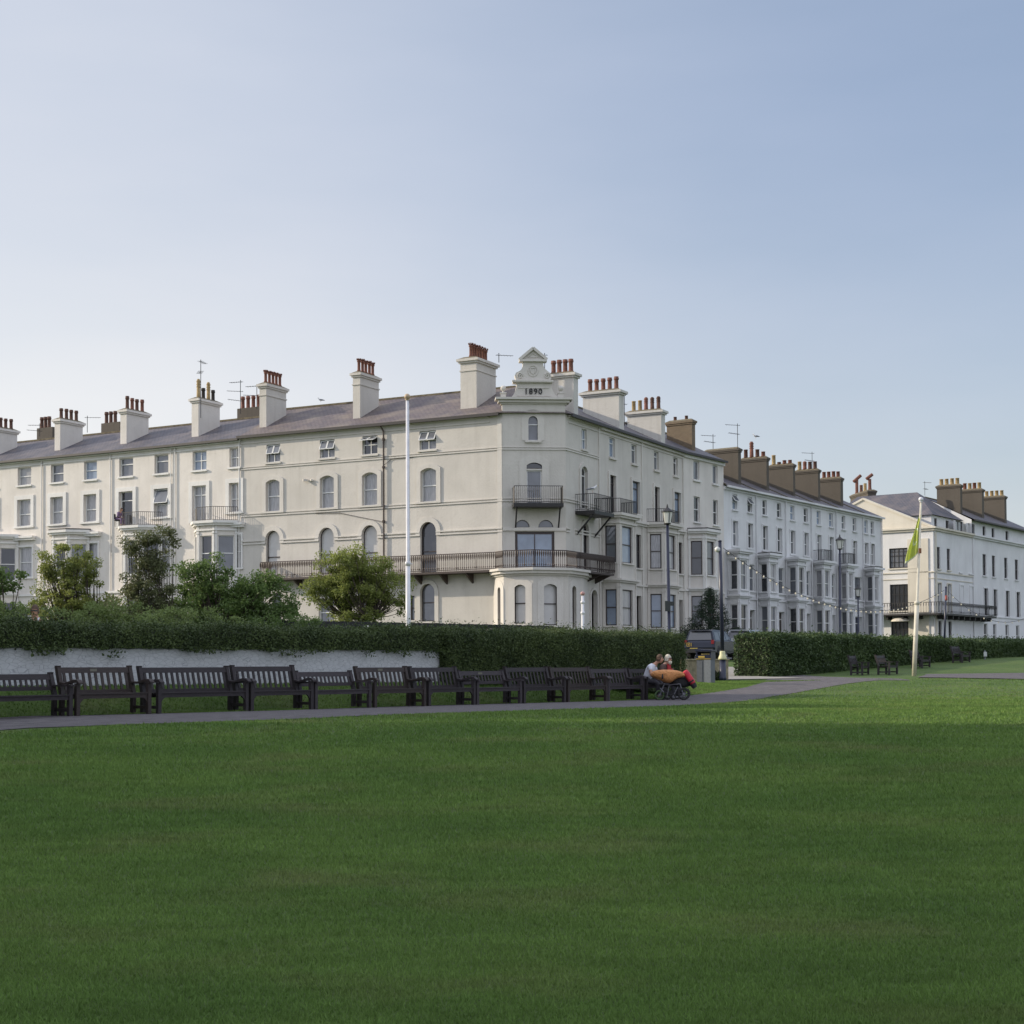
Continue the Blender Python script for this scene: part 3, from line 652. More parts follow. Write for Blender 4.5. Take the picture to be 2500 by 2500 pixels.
for k, (a, b) in enumerate([(649, 684), (779, 816.5), (884, 922), (1026, 1065.5)]):
    z = e(8); u0, u1 = LF.u(a, z), LF.u(b, z); r = (u1-u0)/2-.005
    H.win(LF, u0, u1, e(5.98) if k == 3 else e(6.15), e(9.2), r, DARKF, GL_BLIND if k < 3 else GL_DK, mid=.42, sill=0, dep=.2, ft=.05)
    ring(H.trim, LF, u0, u1, e(8.33), e(9.2), r, 0, .32, .07, 0, bottom=False)
for a, b, z0, z1, r in [(664, 686, 2.9, 5.0, 0), (778, 816, 2.7, 4.55, 0), (880, 905, 2.7, 4.8, .2), (1000, 1012, 3.0, 4.55, 0), (1027, 1062, 2.9, 5.28, .5)]:
    z = e(4); H.win(LF, LF.u(a, z), LF.u(b, z), e(z0), e(z1), r, DARKF if a != 778 else PVC, GL_SKY, mid=.5, sill=.1, dep=.18, sur=.28 if r > .3 else None)
# string courses
ALL = [LF.P(0, 0, 0), c1, c2, AS.P(A1u, 0, 0)]
H.band(ALL, e(13.42), e(13.5), .06); H.band(ALL, e(13.56), e(13.62), .06)
H.band(ALL, e(10.22), e(10.30), .07); H.band(ALL, e(10.38), e(10.44), .06)
def gapband(sg, z0, z1, out, gaps, u0=0, u1=None):
    u1 = sg.L if u1 is None else u1; c = u0
    for a, b in sorted(gaps): 
        if a > c: sbox(H.trim, sg, c, a, 0, out, z0, z1)
        c = b
    if c < u1: sbox(H.trim, sg, c, u1, 0, out, z0, z1)
gp = [(LF.u(a, e(8)), LF.u(b, e(8))) for a, b in [(649, 684), (779, 816.5), (884, 922), (1026, 1065.5)]]
gapband(LF, e(8.33), e(8.42), .08, gp); gapband(LF, e(8.52), e(8.60), .10, gp)
H.band([LF.P(0, 0, 0), LF.P(LF.L-.9, 0, 0)], ZE-.5, ZE-.42, .06); H.band([LF.P(0, 0, 0), LF.P(LF.L-.9, 0, 0)], ZE-.2, ZE-.12, .16)
sbox(H.trim, LF, LF.L-.34, LF.L-.02, 0, .05, GB, e(15.3))
sbox(H.trim, AS, A1u-.2, A1u, 0, .07, GB, ZE-.2)
H.band([AS.P(.4, 0, 0), AS.P(A1u, 0, 0)], ZE-.5, ZE-.42, .06); H.band([AS.P(.4, 0, 0), AS.P(A1u, 0, 0)], ZE-.2, ZE-.12, .16)
# chamfer openings
cu = lambda px, z: CH.u(px, e(z))
H.win(CH, cu(1286, 14.8), cu(1316.5, 14.8), e(14.0), e(15.62), (cu(1316.5, 14.8)-cu(1286, 14.8))/2-.01, PVC, GL_SKY, mid=.62, sill=.12, dep=.14)
ring(H.trim, CH, cu(1286, 14.8), cu(1316.5, 14.8), e(14.0), e(15.62), .38, .1, .32, .03, 0, bottom=False)
H.win(CH, cu(1281, 12), cu(1328, 12), e(12.25), e(12.75), .22, DARKF, GL_DK, mid=0, sill=0, name='fanlight')
H.win(CH, cu(1286, 11), cu(1322.5, 11), e(10.02), e(12.15), 0, PVC, GL_SKY, mid=0, sill=0, name='balcony_door', dep=.1)
ring(H.trim, CH, cu(1281, 12), cu(1328, 12), e(10.0), e(12.75), .22, .12, .34, .04, 0, bottom=False)
for a, b in ((1257.6, 1293), (1314.5, 1351)):
    u0, u1 = cu(a, 8.8), cu(b, 8.8); H.win(CH, u0, u1, e(8.62), e(9.08), .44, DARKF, GL_SKY, mid=0, sill=0, name='fanlight', ft=.03)
H.win(CH, cu(1257.6, 7), cu(1354, 7), e(5.95), e(8.36), 0, DARKF, GL_BLUE, mid=0, mull=1, ft=.16, sill=0, dep=.1, name='balcony_door')
gapband(CH, e(8.40), e(8.58), .1, [])
gapband(AS, e(8.33), e(8.42), .08, [(.5, 1.3)], 0, A1u); gapband(AS, e(8.52), e(8.60), .10, [(.5, 1.3)], 0, A1u)
au = lambda px, z, v=0: AS.u(px, e(z), v)
H.win(AS, au(1420, 14), au(1433, 14), e(13.8), e(15.1), 0, PVC, GL_BLUE, mid=.5, mull=1, sill=.12)
H.win(AS, au(1418, 11), au(1433, 11), e(10.02), e(12.7), .3, PVC, GL_DK, mid=.78, sill=0, name='balcony_door', sur=.25)
H.win(AS, au(1422, 8), au(1436, 8), e(5.95), e(9.1), .45, DARKF, GL_DK, mid=.4, sill=0, name='balcony_door', sur=.25)
H.win(AS, au(1442, 4), au(1457, 4), e(1.95), e(4.9), .35, DARKF, DARKF, mid=.75, sill=0, name='front_door', dep=.35, sur=.15)
# bowed ground-floor bay wrapping the corner
BP = [LF.P(LF.u(1205, e(5)), 0, 0)] + [tuple(at(px, 1500, Y)) for px, Y in ((1209, 94.4), (1230, 93.3), (1302, 92.5), (1387, 93.3), (1424, 95.4))] + [AS.P(AS.u(1437, e(4)), 0, 0)]
bz1 = e(5.62); bsegs = [Seg(BP[k], BP[k+1]) for k in range(len(BP)-1)]
for s2 in bsegs: H.seg(s2, GB, bz1)
keepH = H.trim; H.trim = MB(); H.bays.append((bsegs, H.trim))
for k, (a, b, z0, z1, r) in {1: (1214, 1224.5, 2.2, 4.95, .3), 2: (1253, 1287, 2.6, 5.05, .22), 3: (1324, 1363, 2.5, 5.08, .22), 4: (1394.6, 1408, 2.35, 5.02, .25)}.items():
    s2 = bsegs[k]; H.win(s2, s2.u(a, e(4)), s2.u(b, e(4)), e(z0), e(z1), r, DARKF, GL_BLIND, mid=.5, sill=.12, dep=.2, ft=.06)
    ring(H.trim, s2, s2.u(a, e(4)), s2.u(b, e(4)), e(z0), e(z1), r, .1, .32, .03, 0, bottom=False)
H.trim.prism([p[:2] for p in BP], bz1-.01, bz1+.1)
H.band(BP, e(5.5), e(5.62), .1); H.band(BP, e(5.62), e(5.8), .28); H.band(BP, e(5.8), e(5.95), .42); H.band(BP, GB, e(1.9), .08); H.trim = keepH
# main balcony
bl0 = LF.u(637, e(6), 1.1)
RP = [LF.P(bl0, 0, 0), LF.P(bl0, 1.15, 0), LF.P(LF.L+.1, 1.15, 0)] + [tuple(at(px, 1400, Y)) for px, Y in ((1228, 92.95), (1302, 92.15), (1384, 92.95), (1416, 94.6))] + [AS.P(AS.u(1500, e(6), 1.2), 1.2, 0), AS.P(AS.u(1500, e(6), 1.2), 0, 0)]
m = MB(); railing(m, RP, e(5.95), e(7.0), .135, .015, True, .045); H.mesh(m, 'main_balcony_railing', IRONB)
m = MB(); m.prism([RP[0][:2], RP[1][:2], RP[2][:2], RP[3][:2], c1[:2]], e(5.8), e(5.93))
m.prism([c2[:2], RP[6][:2], RP[7][:2], RP[8][:2]], e(5.8), e(5.93))
for k in range(9):
    u = bl0+.6+k*1.85
    if u < LF.L-1: m.hexa([LF.P(u, 0, e(5.2)), LF.P(u+.12, 0, e(5.2)), LF.P(u+.12, -.05, e(5.2)), LF.P(u, -.05, e(5.2))], [LF.P(u, 1.0, e(5.79)), LF.P(u+.12, 1.0, e(5.79)), LF.P(u+.12, -.05, e(5.79)), LF.P(u, -.05, e(5.79))])
for k in range(3):
    u = AS.u(1500, e(6), 1.2)-.4-k*1.4
    m.hexa([AS.P(u, 0, e(5.3)), AS.P(u+.12, 0, e(5.3)), AS.P(u+.12, -.05, e(5.3)), AS.P(u, -.05, e(5.3))], [AS.P(u, 1.1, e(5.79)), AS.P(u+.12, 1.1, e(5.79)), AS.P(u+.12, -.05, e(5.79)), AS.P(u, -.05, e(5.79))])
H.mesh(m, 'main_balcony_floor', IRONB)
# small balconies: chamfer and right side
def small_balcony(sg, u0, u1, out, z):
    m = MB(); q = [sg.P(u0, 0, 0), sg.P(u0, out, 0), sg.P(u1, out, 0), sg.P(u1, 0, 0)]
    railing(m, q, z+.02, z+1.05, .125, .013); b = H.mesh(m, 'small_balcony', IRON)
    m = MB(); sbox(m, sg, u0-.05, u1+.05, 0, out+.05, z-.22, z)
    for u in (u0+.15, u1-.15): m.bar(sg.P(u, out-.1, z-.2), sg.P(u, .02, z-1.45), .09, .09)
    H.mesh(m, 'balcony_bracket', IRON, b)
small_balcony(CH, CH.u(1256, e(10), 1.2), CH.u(1374, e(10), 1.2), 1.2, e(10.0))
small_balcony(AS, AS.u(1405, e(10), 0), AS.u(1497, e(10), 1.3), 1.3, e(9.75))
# roof with a hip behind the gable
dp = 5; rise = 2.6; o = .3
I_ = None
l1 = Vector(LF.P(0, -dp, 0)[:2]); l2 = Vector(AS.P(0, -dp, 0)[:2])
den = LF.d.x*AS.d.y-LF.d.y*AS.d.x; t = ((l2-l1).x*AS.d.y-(l2-l1).y*AS.d.x)/den; I_ = l1+LF.d*t; I3 = (I_.x, I_.y, ZE+rise)
m = MB()
m.poly([LF.P(0, o, ZE), LF.P(LF.L, o, ZE), I3, LF.P(0, -dp, ZE+rise)])
m.poly([LF.P(LF.L, o, ZE), AS.P(0, o, ZE), I3])
m.poly([AS.P(0, o, ZE), AS.P(A1u, o, ZE), AS.P(A1u, -dp, ZE+rise), I3])
I2 = I_+(I_-(Vector(c1[:2])+Vector(c2[:2]))/2).normalized()*5
m.poly([(I2.x, I2.y, ZE), LF.P(0, -2*dp, ZE), LF.P(0, -dp, ZE+rise), I3]); m.poly([AS.P(A1u, -2*dp, ZE), (I2.x, I2.y, ZE), I3, AS.P(A1u, -dp, ZE+rise)])
H.mesh(m, 'roof', SLATER)
H.wall.poly([LF.P(0, 0, GB), LF.P(0, -2*dp, GB), LF.P(0, -2*dp, ZE), LF.P(0, -dp, ZE+rise-.03), LF.P(0, 0, ZE-.02)])
m = MB(); m.bar(LF.P(0, -dp, ZE+rise+.03), I3, .22, .12); m.bar(I3, AS.P(A1u, -dp, ZE+rise+.03), .22, .12); H.mesh(m, 'ridge_tiles', CAPM)
m = MB(); sbox(m, LF, -.1, LF.L-.05, o-.02, o+.14, ZE-.16, ZE+.02); sbox(m, AS, .2, A1u, o-.02, o+.14, ZE-.16, ZE+.02); H.mesh(m, 'gutter', GUTTER)
sbox(H.trim, LF, 0, LF.L-.3, 0, .28, ZE-.1, ZE-.04); sbox(H.trim, AS, .3, A1u, 0, .28, ZE-.1, ZE-.04)
m = MB(); ud = LF.u(937, e(11), .1); m.tube([LF.P(ud-.1, .35, ZE-.12), LF.P(ud, .12, ZE-.5), LF.P(ud, .12, e(6.2))], .055, 8)
for z in (12.8, 9.3, 14.6): m.lathe(LF.P(ud, .12, e(z)), [(.1, 0), (.1, .14), (.06, .16)], 8)
m.tube([LF.P(ud, .12, e(9.35)), LF.P(LF.u(830, e(10), .05), .05, e(10.1)), LF.P(LF.u(770, e(10), .05), .05, e(10.18))], .018, 5)
m.tube([LF.P(ud, .1, e(13.0)), LF.P(ud+.5, .05, e(13.35)), LF.P(ud+2.2, .05, e(13.4))], .015, 5)
H.mesh(m, 'drainpipe', IRONB)
m = MB(); m.box(LF.P(LF.u(745, e(12.4), .2), .2, e(12.4)), .3, .18, .14, .4); m.box(LF.P(LF.u(760, e(12.4), .1), .1, e(12.38)), .12, .3, .1, .4); H.mesh(m, 'security_camera', CREAMT)
# gable with scrolls
def gz3(x, y): px, py = 1100+x*.2174, 820+y*.2174; return CH.hit(px, py, .05)
outl = [(680, 692), (706, 660), (730, 610), (742, 560), (740, 532), (700, 528), (700, 500), (738, 498), (728, 470), (722, 440), (736, 412), (768, 398), (792, 380), (808, 350), (815, 315), (812, 292), (770, 290), (772, 268), (802, 262), (926, 145), (1052, 262), (1082, 268), (1082, 290), (1042, 292), (1042, 330), (1054, 362), (1084, 390), (1112, 412), (1130, 446), (1128, 480), (1122, 500), (1148, 502), (1148, 530), (1132, 534), (1130, 562), (1146, 612), (1176, 662), (1212, 700)]
pts = [gz3(*p) for p in outl]
m = MB(); n = len(pts)
m.poly([CH.P(u, .05, z) for u, z in pts][::-1]); m.poly([CH.P(u, -.45, z) for u, z in pts])
for k in range(n):
    a, b = pts[k], pts[(k+1) % n]; m.poly([CH.P(a[0], .05, a[1]), CH.P(b[0], .05, b[1]), CH.P(b[0], -.45, b[1]), CH.P(a[0], -.45, a[1])])
gable = H.mesh(m, 'gable', CREAMT)
m = MB()
def gbox(x0, x1, y0, y1, v0, v1, mm=None):
    (u0, za), (u1, zb) = gz3(x0, y1), gz3(x1, y0); sbox(mm or m, CH, u0, u1, v0, v1, za, zb)
gbox(728, 1145, 500, 528, .05, .22); gbox(690, 1150, 505, 520, .05, .28); gbox(775, 1080, 268, 290, .05, .22)
for a, b in (((772, 268), (926, 138)), ((926, 138), (1082, 268))):
    p, q = gz3(*a), gz3(*b); m.bar(CH.P(p[0], .08, p[1]), CH.P(q[0], .08, q[1]), .3, .16)
for a, b in (((870, 240), (926, 190)), ((926, 190), (985, 240)), ((985, 240), (870, 240))):
    p, q = gz3(*a), gz3(*b); m.bar(CH.P(p[0], .07, p[1]), CH.P(q[0], .07, q[1]), .06, .05)
for cx in (778, 1085):
    c = gz3(cx, 450); m.tube([CH.P(c[0]+.2*(1-k/26)*math.cos(k*.5), .08, c[1]+.2*(1-k/26)*math.sin(k*.5)) for k in range(22)], .035, 5)
c = gz3(925, 395); m.tube([CH.P(c[0]+.3*math.cos(k*.314), .07, c[1]+.33*math.sin(k*.314)) for k in range(21)], .03, 5)
m.tube([CH.P(c[0]+x, .08, c[1]+z) for x, z in ((-.16, .16), (0, .2), (.16, .16), (.15, -.04), (0, -.22), (-.15, -.04), (-.16, .16))], .025, 5)
for x0, x1, y in ((760, 1110, 585), (745, 1130, 672)): gbox(x0, x1, y-3, y+3, .05, .09)
H.mesh(m, 'gable_moulding', CREAMT, gable)
for x in (594, 1240):
    m = MB(); u, z = gz3(x, 690); m.box(CH.P(u, -.1, z+.12), .34, .34, .24); m.box(CH.P(u, -.1, z+.27), .42, .42, .07); m.lathe(CH.P(u, -.1, z+.3), [(.1, 0), (.06, .08), (.09, .16)], 10); m.ball(CH.P(u, -.1, z+.58), .18)
    H.mesh(m, 'ball_finial', CREAMT, gable)
tcu = bpy.data.curves.new('numerals', 'FONT'); tcu.body = '1890'; tcu.size = .50; tcu.extrude = .03; tcu.align_x = 'CENTER'; tcu.space_character = 1.18; tcu.offset = .007
to = bpy.data.objects.new('numerals', tcu); col.objects.link(to)
dg = bpy.context.evaluated_depsgraph_get(); me = bpy.data.meshes.new_from_object(to.evaluated_get(dg)); bpy.data.objects.remove(to)
to = bpy.data.objects.new('date_numerals', me); col.objects.link(to); me.materials.clear(); me.materials.append(IRON)
u, z = gz3(928, 655); p = Vector(CH.P(u, .09, z)); to.parent = gable
to.matrix_local = Matrix.Translation(p-Vector(H.o)) @ Matrix.Rotation(math.atan2(CH.d.y, CH.d.x), 4, 'Z') @ Matrix.Rotation(math.pi/2, 4, 'X')
# entablature under the gable, and the raised parapet wall
m = MB(); (ua, za), (ub, zb) = gz3(575, 860), gz3(1290, 770)
sbox(m, CH, 0, CH.L, -.45, .03, e(15.8), zb); pr = [(ub, 0)]
for y0, y1, ov in ((770, 752, .1), (752, 722, .25), (722, 698, .42)):
    z0 = gz3(900, y0)[1]; z1 = gz3(900, y1)[1]; sbox(m, CH, -ov, CH.L+ov, -.5-ov*.3, ov, z0, z1)
H.mesh(m, 'parapet', CREAMT)
for x0, x1, yt, n_, st in ((633.5, 650, 938, 5, 1), (861.5, 879, 911, 5, 1)):
    chim_left(H, LF, x0, x1, yt, -1.3, 2.3, CREAM, cap=.16, pots=n_, style=1, ph=.82, pr=.12, belt=True)
chim_left(H, LF, 1124, 1163, 877, -1.2, 2.6, CREAM, cap=.2, pots=7, style=1, ph=.85, pr=.12)
chim_right(H, AS, 1335, 1400, 1411, 909, -.5, STACKW, ZE-.3, cap=.2, pots=4, ph=.85, pr=.16, belt=False)
H.aerial_px(1218, 862, 885, 98, 1, .4); H.aerial_px(1330, 862, 935, 99, 1, 2.8)
H.done()

# ================================================================== cream houses of the right terrace (two) and the white one
def stoop(h, sg, u, zt, up=1):
    m = MB(); 
    for k in range(6): sbox(m, sg, u-.1, u+1.1, 0, .6+.3*k, zt-.17*(k+1)-.0, zt-.17*k-.003*k)
    sbox(m, sg, u-.1, u+1.1, 0, .6, GB, zt-.16); b = h.mesh(m, 'steps', CONC)
    m = MB()
    for uu in (u-.1, u+1.1):
        railing(m, [sg.P(uu, 0, 0), sg.P(uu, .7, 0)], zt, zt+.85, .11, .013)
        m.bar(sg.P(uu, .7, zt+.85), sg.P(uu, 2.3, zt-.1), .035); 
        for k in range(8): f = k/8; m.tube([sg.P(uu, .7+1.6*f, zt-.95*f-.05), sg.P(uu, .7+1.6*f, zt+.85-.95*f)], .012, 4, False)
    for k in range(6):
        c = sg.P(u+1.5+.25*k, .72, zt+.25); m.tube([(c[0]+.11*math.cos(q*.8), c[1], c[2]+.2*math.sin(q*.8)) for q in range(9)], .014, 4)
    railing(m, [sg.P(u+1.1, .75, 0), sg.P(u+3.4, 1.9, 0)], zt-.55, zt+.35, .12, .012)
    h.mesh(m, 'handrail', IRON, b)
for k, (x0, x1, lab) in enumerate([(1464.5, 1568.5, 'cream terraced house with dark sash bays, next to the 1890 corner building'), (1568.5, 1668, 'cream terraced house with dark sash bays, adjoining the tall white house')]):
    u0 = au(x0, 12) if k else A1u; u1 = au(x1, 12) if k == 0 else AS.L
    h = House('terraced_house', AS.P(u0, 0, GB), lab, 'house', CREAM, CREAMT); h.seg(AS, GB, ZE, (u0, u1))
    tw = [(1488, 1501.5), (1542, 1554.5)] if k == 0 else [(1597, 1608.5), (1644.6, 1654.5)]
    for a, b in tw: h.win(AS, au(a, 14), au(b, 14), e(13.8), e(15.1), 0, PVC, random.choice([GL_BLUE, GL_DK, GL_SKY]), mid=.72, sill=.14)
    sw = [(1488, 1502.5), (1543, 1561)] if k == 0 else [(1597, 1609), (1645, 1661)]
    h.win(AS, au(sw[0][0], 11), au(sw[0][1], 11), e(9.95), e(12.6), 0, DARKF, GL_DK, mid=.8, sill=0, name='balcony_door', sur=.22)
    h.win(AS, au(sw[1][0], 11), au(sw[1][1], 11), e(10.4), e(12.6), 0, DARKF, GL_BLUE, mid=.78, sill=.1, sur=.22)
    st, cn, rt = ((1470, 1511, 1552), (1580, 1621.5, 1656))[k]
    bay(h, AS, au(st, 8), au(cn, 8, 1.1), au(rt, 8, 1.1), 1.1, GB, e(9.9), [(e(6.75), e(9.15)), (e(2.65), e(5.0))], DARKF, [e(5.45)], balc=1, panes=lambda: random.choice([GL_BLUE, GL_SKY, GL_CUR, GL_BLUE]))
    ue = au(rt, 8, 1.1)+au(cn, 8, 1.1)-au(st, 8)
    if u1-.35-(ue+.15) > .3:
        h.win(AS, ue+.12, u1-.3, e(6.7), e(9.0), 0, DARKF, GL_DK, mid=.5, sill=.1)
        h.win(AS, ue+.12, u1-.3, e(1.95), e(4.8), 0, DARKF, DARKF, mid=.78, sill=0, name='front_door', dep=.3)
        stoop(h, AS, ue+.1, e(1.9))
    h.band([AS.P(u0, 0, 0), AS.P(u1, 0, 0)], e(5.45), e(5.57), .12); h.band([AS.P(u0, 0, 0), AS.P(u1, 0, 0)], e(9.6), e(9.75), .14); h.band([AS.P(u0, 0, 0), AS.P(u1, 0, 0)], e(9.75), e(9.9), .26)
    h.band([AS.P(u0, 0, 0), AS.P(u1, 0, 0)], ZE-.5, ZE-.42, .06); h.band([AS.P(u0, 0, 0), AS.P(u1, 0, 0)], ZE-.3, ZE-.06, .18)
    sbox(h.trim, AS, u1-.2, u1-.003, 0, .07, GB, ZE-.3)
    std_roof(h, AS, ZE, 2.6, SLATE, u0, u1, ends=(0, 1 if k else 0))
    if k == 0: chim_right(h, AS, 1423, 1511, 1523, 951, -.5, STACKW, ZE-.3, cap=.22, pots=5, ph=.85, pr=.16, belt=False); h.aerial_px(1525, 958, 1040, 108, 4, 3.3)
    else: chim_right(h, AS, 1531.5, 1614, 1623.5, 1000, -.5, STACKW, ZE-.3, cap=.2, pots=[(2, .95, POTK), (2, .95, POTK), (2, .95, POTR), (3, .75, POTY), (3, .75, POTY)], pr=.15, belt=False, capm=CAPM)
    h.done()
stoopu = au(1440, 3)
h = House('terraced_house', BS.P(0, 0, GB), 'bright white house with a flat-topped bay, taller than the white terrace to its right', 'house', WHITE, WHITET)
h.seg(BS, GB, ZE); bu = lambda px, z, v=0: BS.u(px, e(z), v)
for a, b in ((1693, 1704), (1740, 1748.5)):
    h.win(BS, bu(a, 14), bu(b, 14)+.25, e(13.85), e(15.25), 0, PVC, GL_SKY, mid=0, sill=.14); h.win(BS, bu(a+1, 11), bu(b+1, 11)+.25, e(10.7), e(12.6), 0, PVC, GL_DK, mid=.5, sill=.1)
bay(h, BS, bu(1680, 8), bu(1721, 8, 1.1), bu(1750, 8, 1.1), 1.1, GB, e(10.0), [(e(6.7), e(9.2)), (e(2.9), e(5.15))], DARKF, [e(5.5)], topm=GUTTER, panes=lambda: random.choice([GL_BLUE, GL_SKY, GL_DK]))
h.band([BS.P(0, 0, 0), BS.P(BS.L, 0, 0)], e(5.5), e(5.62), .12); h.band([BS.P(0, 0, 0), BS.P(BS.L, 0, 0)], ZE-.35, ZE-.06, .16)
std_roof(h, BS, ZE, 2.6, SLATE, ends=(1, 1))
chim_right(h, BS, 1628, 1689, 1697, 1025, -.8, STACKB, ZE-.3, cap=.12, pots=[(3, .3, POTK), (3, .3, POTK)], pr=.13, belt=False)
h.done()

# ================================================================== far white terrace
cuC = lambda px, z, v=0: CS.u(px, e(z), v)
bnd = [1766, 1846, 1918, 1981, 2041.5, 2107, 2151]
cols_ = [(1788, 1797, 1825, 1834.5), (1861.5, 1870, 1897, 1905), (1929.5, 1937.5, 1962.5, 1970), (1994, 2001, 2024.5, 2031), (2055, 2061.5, 2082, 2088), (2110.5, 2118, 2126, 2133)]
bays_ = [(1777, 1804, 1829), (1851, 1877, 1900), (1921, 1947, 1968), (1986, 2010, 2030), (2048, 2069, 2086), (2111, 2133, 2147)]
labs = ['first far white terraced house with hanging open top casements, adjoining the taller white house', 'far white terraced house with a dark-roofed bay and the tallest ribbed chimney pot', 'far white terraced house between the dark-roofed bay and the first iron balcony', 'far white terraced house with an iron balcony, left of the tall lamp post', 'far white terraced house with an iron balcony, right of the tall lamp post', 'end house of the far white terrace, beside the gabled cream-sided house']
stk = [(1720, 1802, 1809, 1094, []), (1808, 1871, 1877, 1116, [(3, .4, POTR), (3, .62, POTK), (2, 1.35, POTR), (3, .7, POTK)]), (1877, 1936, 1941, 1133, [(3, .3, POTR), (3, .3, POTR), (3, .2, POTK), (3, .85, POTY)]), (1941, 1997, 2002, 1146, [(3, .65, POTK), (3, .68, POTK), (2, .72, POTR), (3, .75, POTY)]), (2001, 2052, 2058, 1166, [(3, .5, POTR)]+[(3, .55, POTR)]*3)]
for k in range(6):
    u0 = max(0, cuC(bnd[k], 10)); u1 = cuC(bnd[k+1], 10) if k < 5 else CS.L
    if k == 0: u0 = 0
    h = House('terraced_house', CS.P(u0, 0, GB), labs[k], 'house', DWHITE, DWHITE); h.seg(CS, GB, ZC, (u0, u1))
    a, b, c, d = cols_[k]
    for j, (p, q) in enumerate(((a, b), (c, d))):
        w_ = max(.85, cuC(q, 12)-cuC(p, 12)); h.win(CS, cuC(p, 12), cuC(p, 12)+w_, e(12.15), e(13.35), 0, PVC, random.choice([GL_SKY, GL_DK, GL_BLUE]), mid=.5, sill=.12, opn=R(35) if k == 0 else 0)
        door = k in (3, 4)
        h.win(CS, cuC(p, 10), cuC(p, 10)+w_+.05, e(8.95 if door else 9.3), e(11.25), 0, PVC, random.choice([GL_SKY, GL_DK, GL_DK]), mid=.72 if door else .5, sill=0 if door else .12, sur=.14)
    st, cn, rt = bays_[k]
    bay(h, CS, cuC(st, 7), cuC(cn, 7, 1.1), max(cuC(cn, 7, 1.1)+1.0, cuC(rt, 7, 1.1)), 1.1, GB, e(8.85), [(e(5.85), e(8.1)), (e(2.5), e(4.7))], PVC, [e(5.2)], balc=1 if k in (3, 4) else None, topm=GUTTER if k in (1, 5) else None, panes=lambda: random.choice([GL_SKY, GL_SKY, GL_CUR, GL_DK]))
    ue = cuC(rt, 7, 1.1)+cuC(cn, 7, 1.1)-cuC(st, 7)
    if u1-.3-(ue+.1) > .35 and k < 5:
        h.win(CS, ue+.1, u1-.3, e(5.9), e(8.0), 0, PVC, GL_SKY, mid=.5, sill=.1); h.win(CS, ue+.1, u1-.3, e(1.6), e(4.4), 0, PVC, random.choice([DARKF, POTR, NAVY]), mid=.78, sill=0, name='front_door', dep=.25)
    h.band([CS.P(u0, 0, 0), CS.P(u1, 0, 0)], e(5.2), e(5.32), .1); h.band([CS.P(u0, 0, 0), CS.P(u1, 0, 0)], ZC-.3, ZC-.05, .14)
    m = MB(); m.tube([CS.P(u1-.08, .1, GB), CS.P(u1-.08, .1, ZC-.1)], .05, 6); h.mesh(m, 'drainpipe', DWHITE)
    std_roof(h, CS, ZC, 2.5, SLATE, u0, u1, ends=(1 if k == 0 else 0, 1 if k == 5 else 0), gut=DWHITE)
    m = MB(); m.bar(CS.P(u0+.02, .2, ZC+.06), CS.P(u0+.02, -5, ZC+2.55), .12, .1); h.mesh(m, 'verge', CAPM)
    if k < 5: 
        b0, b1, b2, yt, pt = stk[k]; chim_right(h, CS, b0, b1, b2, yt, -.9, STACKR, ZC-.2, cap=.1, pots=pt, pr=.17, belt=False, dlim=5.5)
    if k == 0: h.aerial_px(1741, 1060, 1096, 122, 2, 3.3); h.aerial_px(1801, 1034, 1096, 120, 2, 3.3)
    if k == 3: h.aerial_px(1983, 1103, 1148, 140, 2, 3.3)
    h.done()

# ================================================================== gabled house at the far right and its neighbour
DGAB = stucco('pale_cream_render', (.64, .60, .51), (.5, .46, .38))
h = House('gabled_house', (dc.x, dc.y, GB), 'pale house at the far right with a sunlit gable end and black wrap-round balcony', 'building', DWHITE, DGAB)
h.seg(DL, GB, ZD); h.seg(DR, GB, ZD, (0, 11.0)); dl = lambda px, py: DL.hit(px, py); du = lambda px, z: DR.u(px, e(z))
for x0, x1, y0, y1 in ((2171, 2237, 1388, 1336), (2173, 2237, 1492, 1425), (2176, 2234, 1570, 1517)):
    ua, za = dl(x0, y0); ub, zb = dl(x1, y1); h.win(DL, ua, ub, za, zb, 0, IRON, GL_SKY if y0 == 1388 else GL_DK, mid=.62, mull=5, ft=.1, sill=.12, bars=(.3, .82) if y0 == 1388 else None)
for px in (2287, 2311, 2340, 2365, 2392, 2413):
    if DR.u(px, e(10)) < 10.4: pass
for a, b in ((2287.5, 2295.5), (2312, 2320)):
    h.win(DR, du(a, 10), du(b, 10), e(9.4), e(11.55), 0, DARKF, GL_DK, mid=.5, sill=.12); h.win(DR, du(a+1, 6), du(b+2, 6), e(5.1), e(8.0), 0, PVC, GL_SKY, mid=.6, sill=0, name='balcony_door', sur=.14)
    h.win(DR, du(a+4, 3), du(b+4, 3), e(2.0), e(4.3), 0, DARKF, GL_DK, mid=.5, sill=.1)
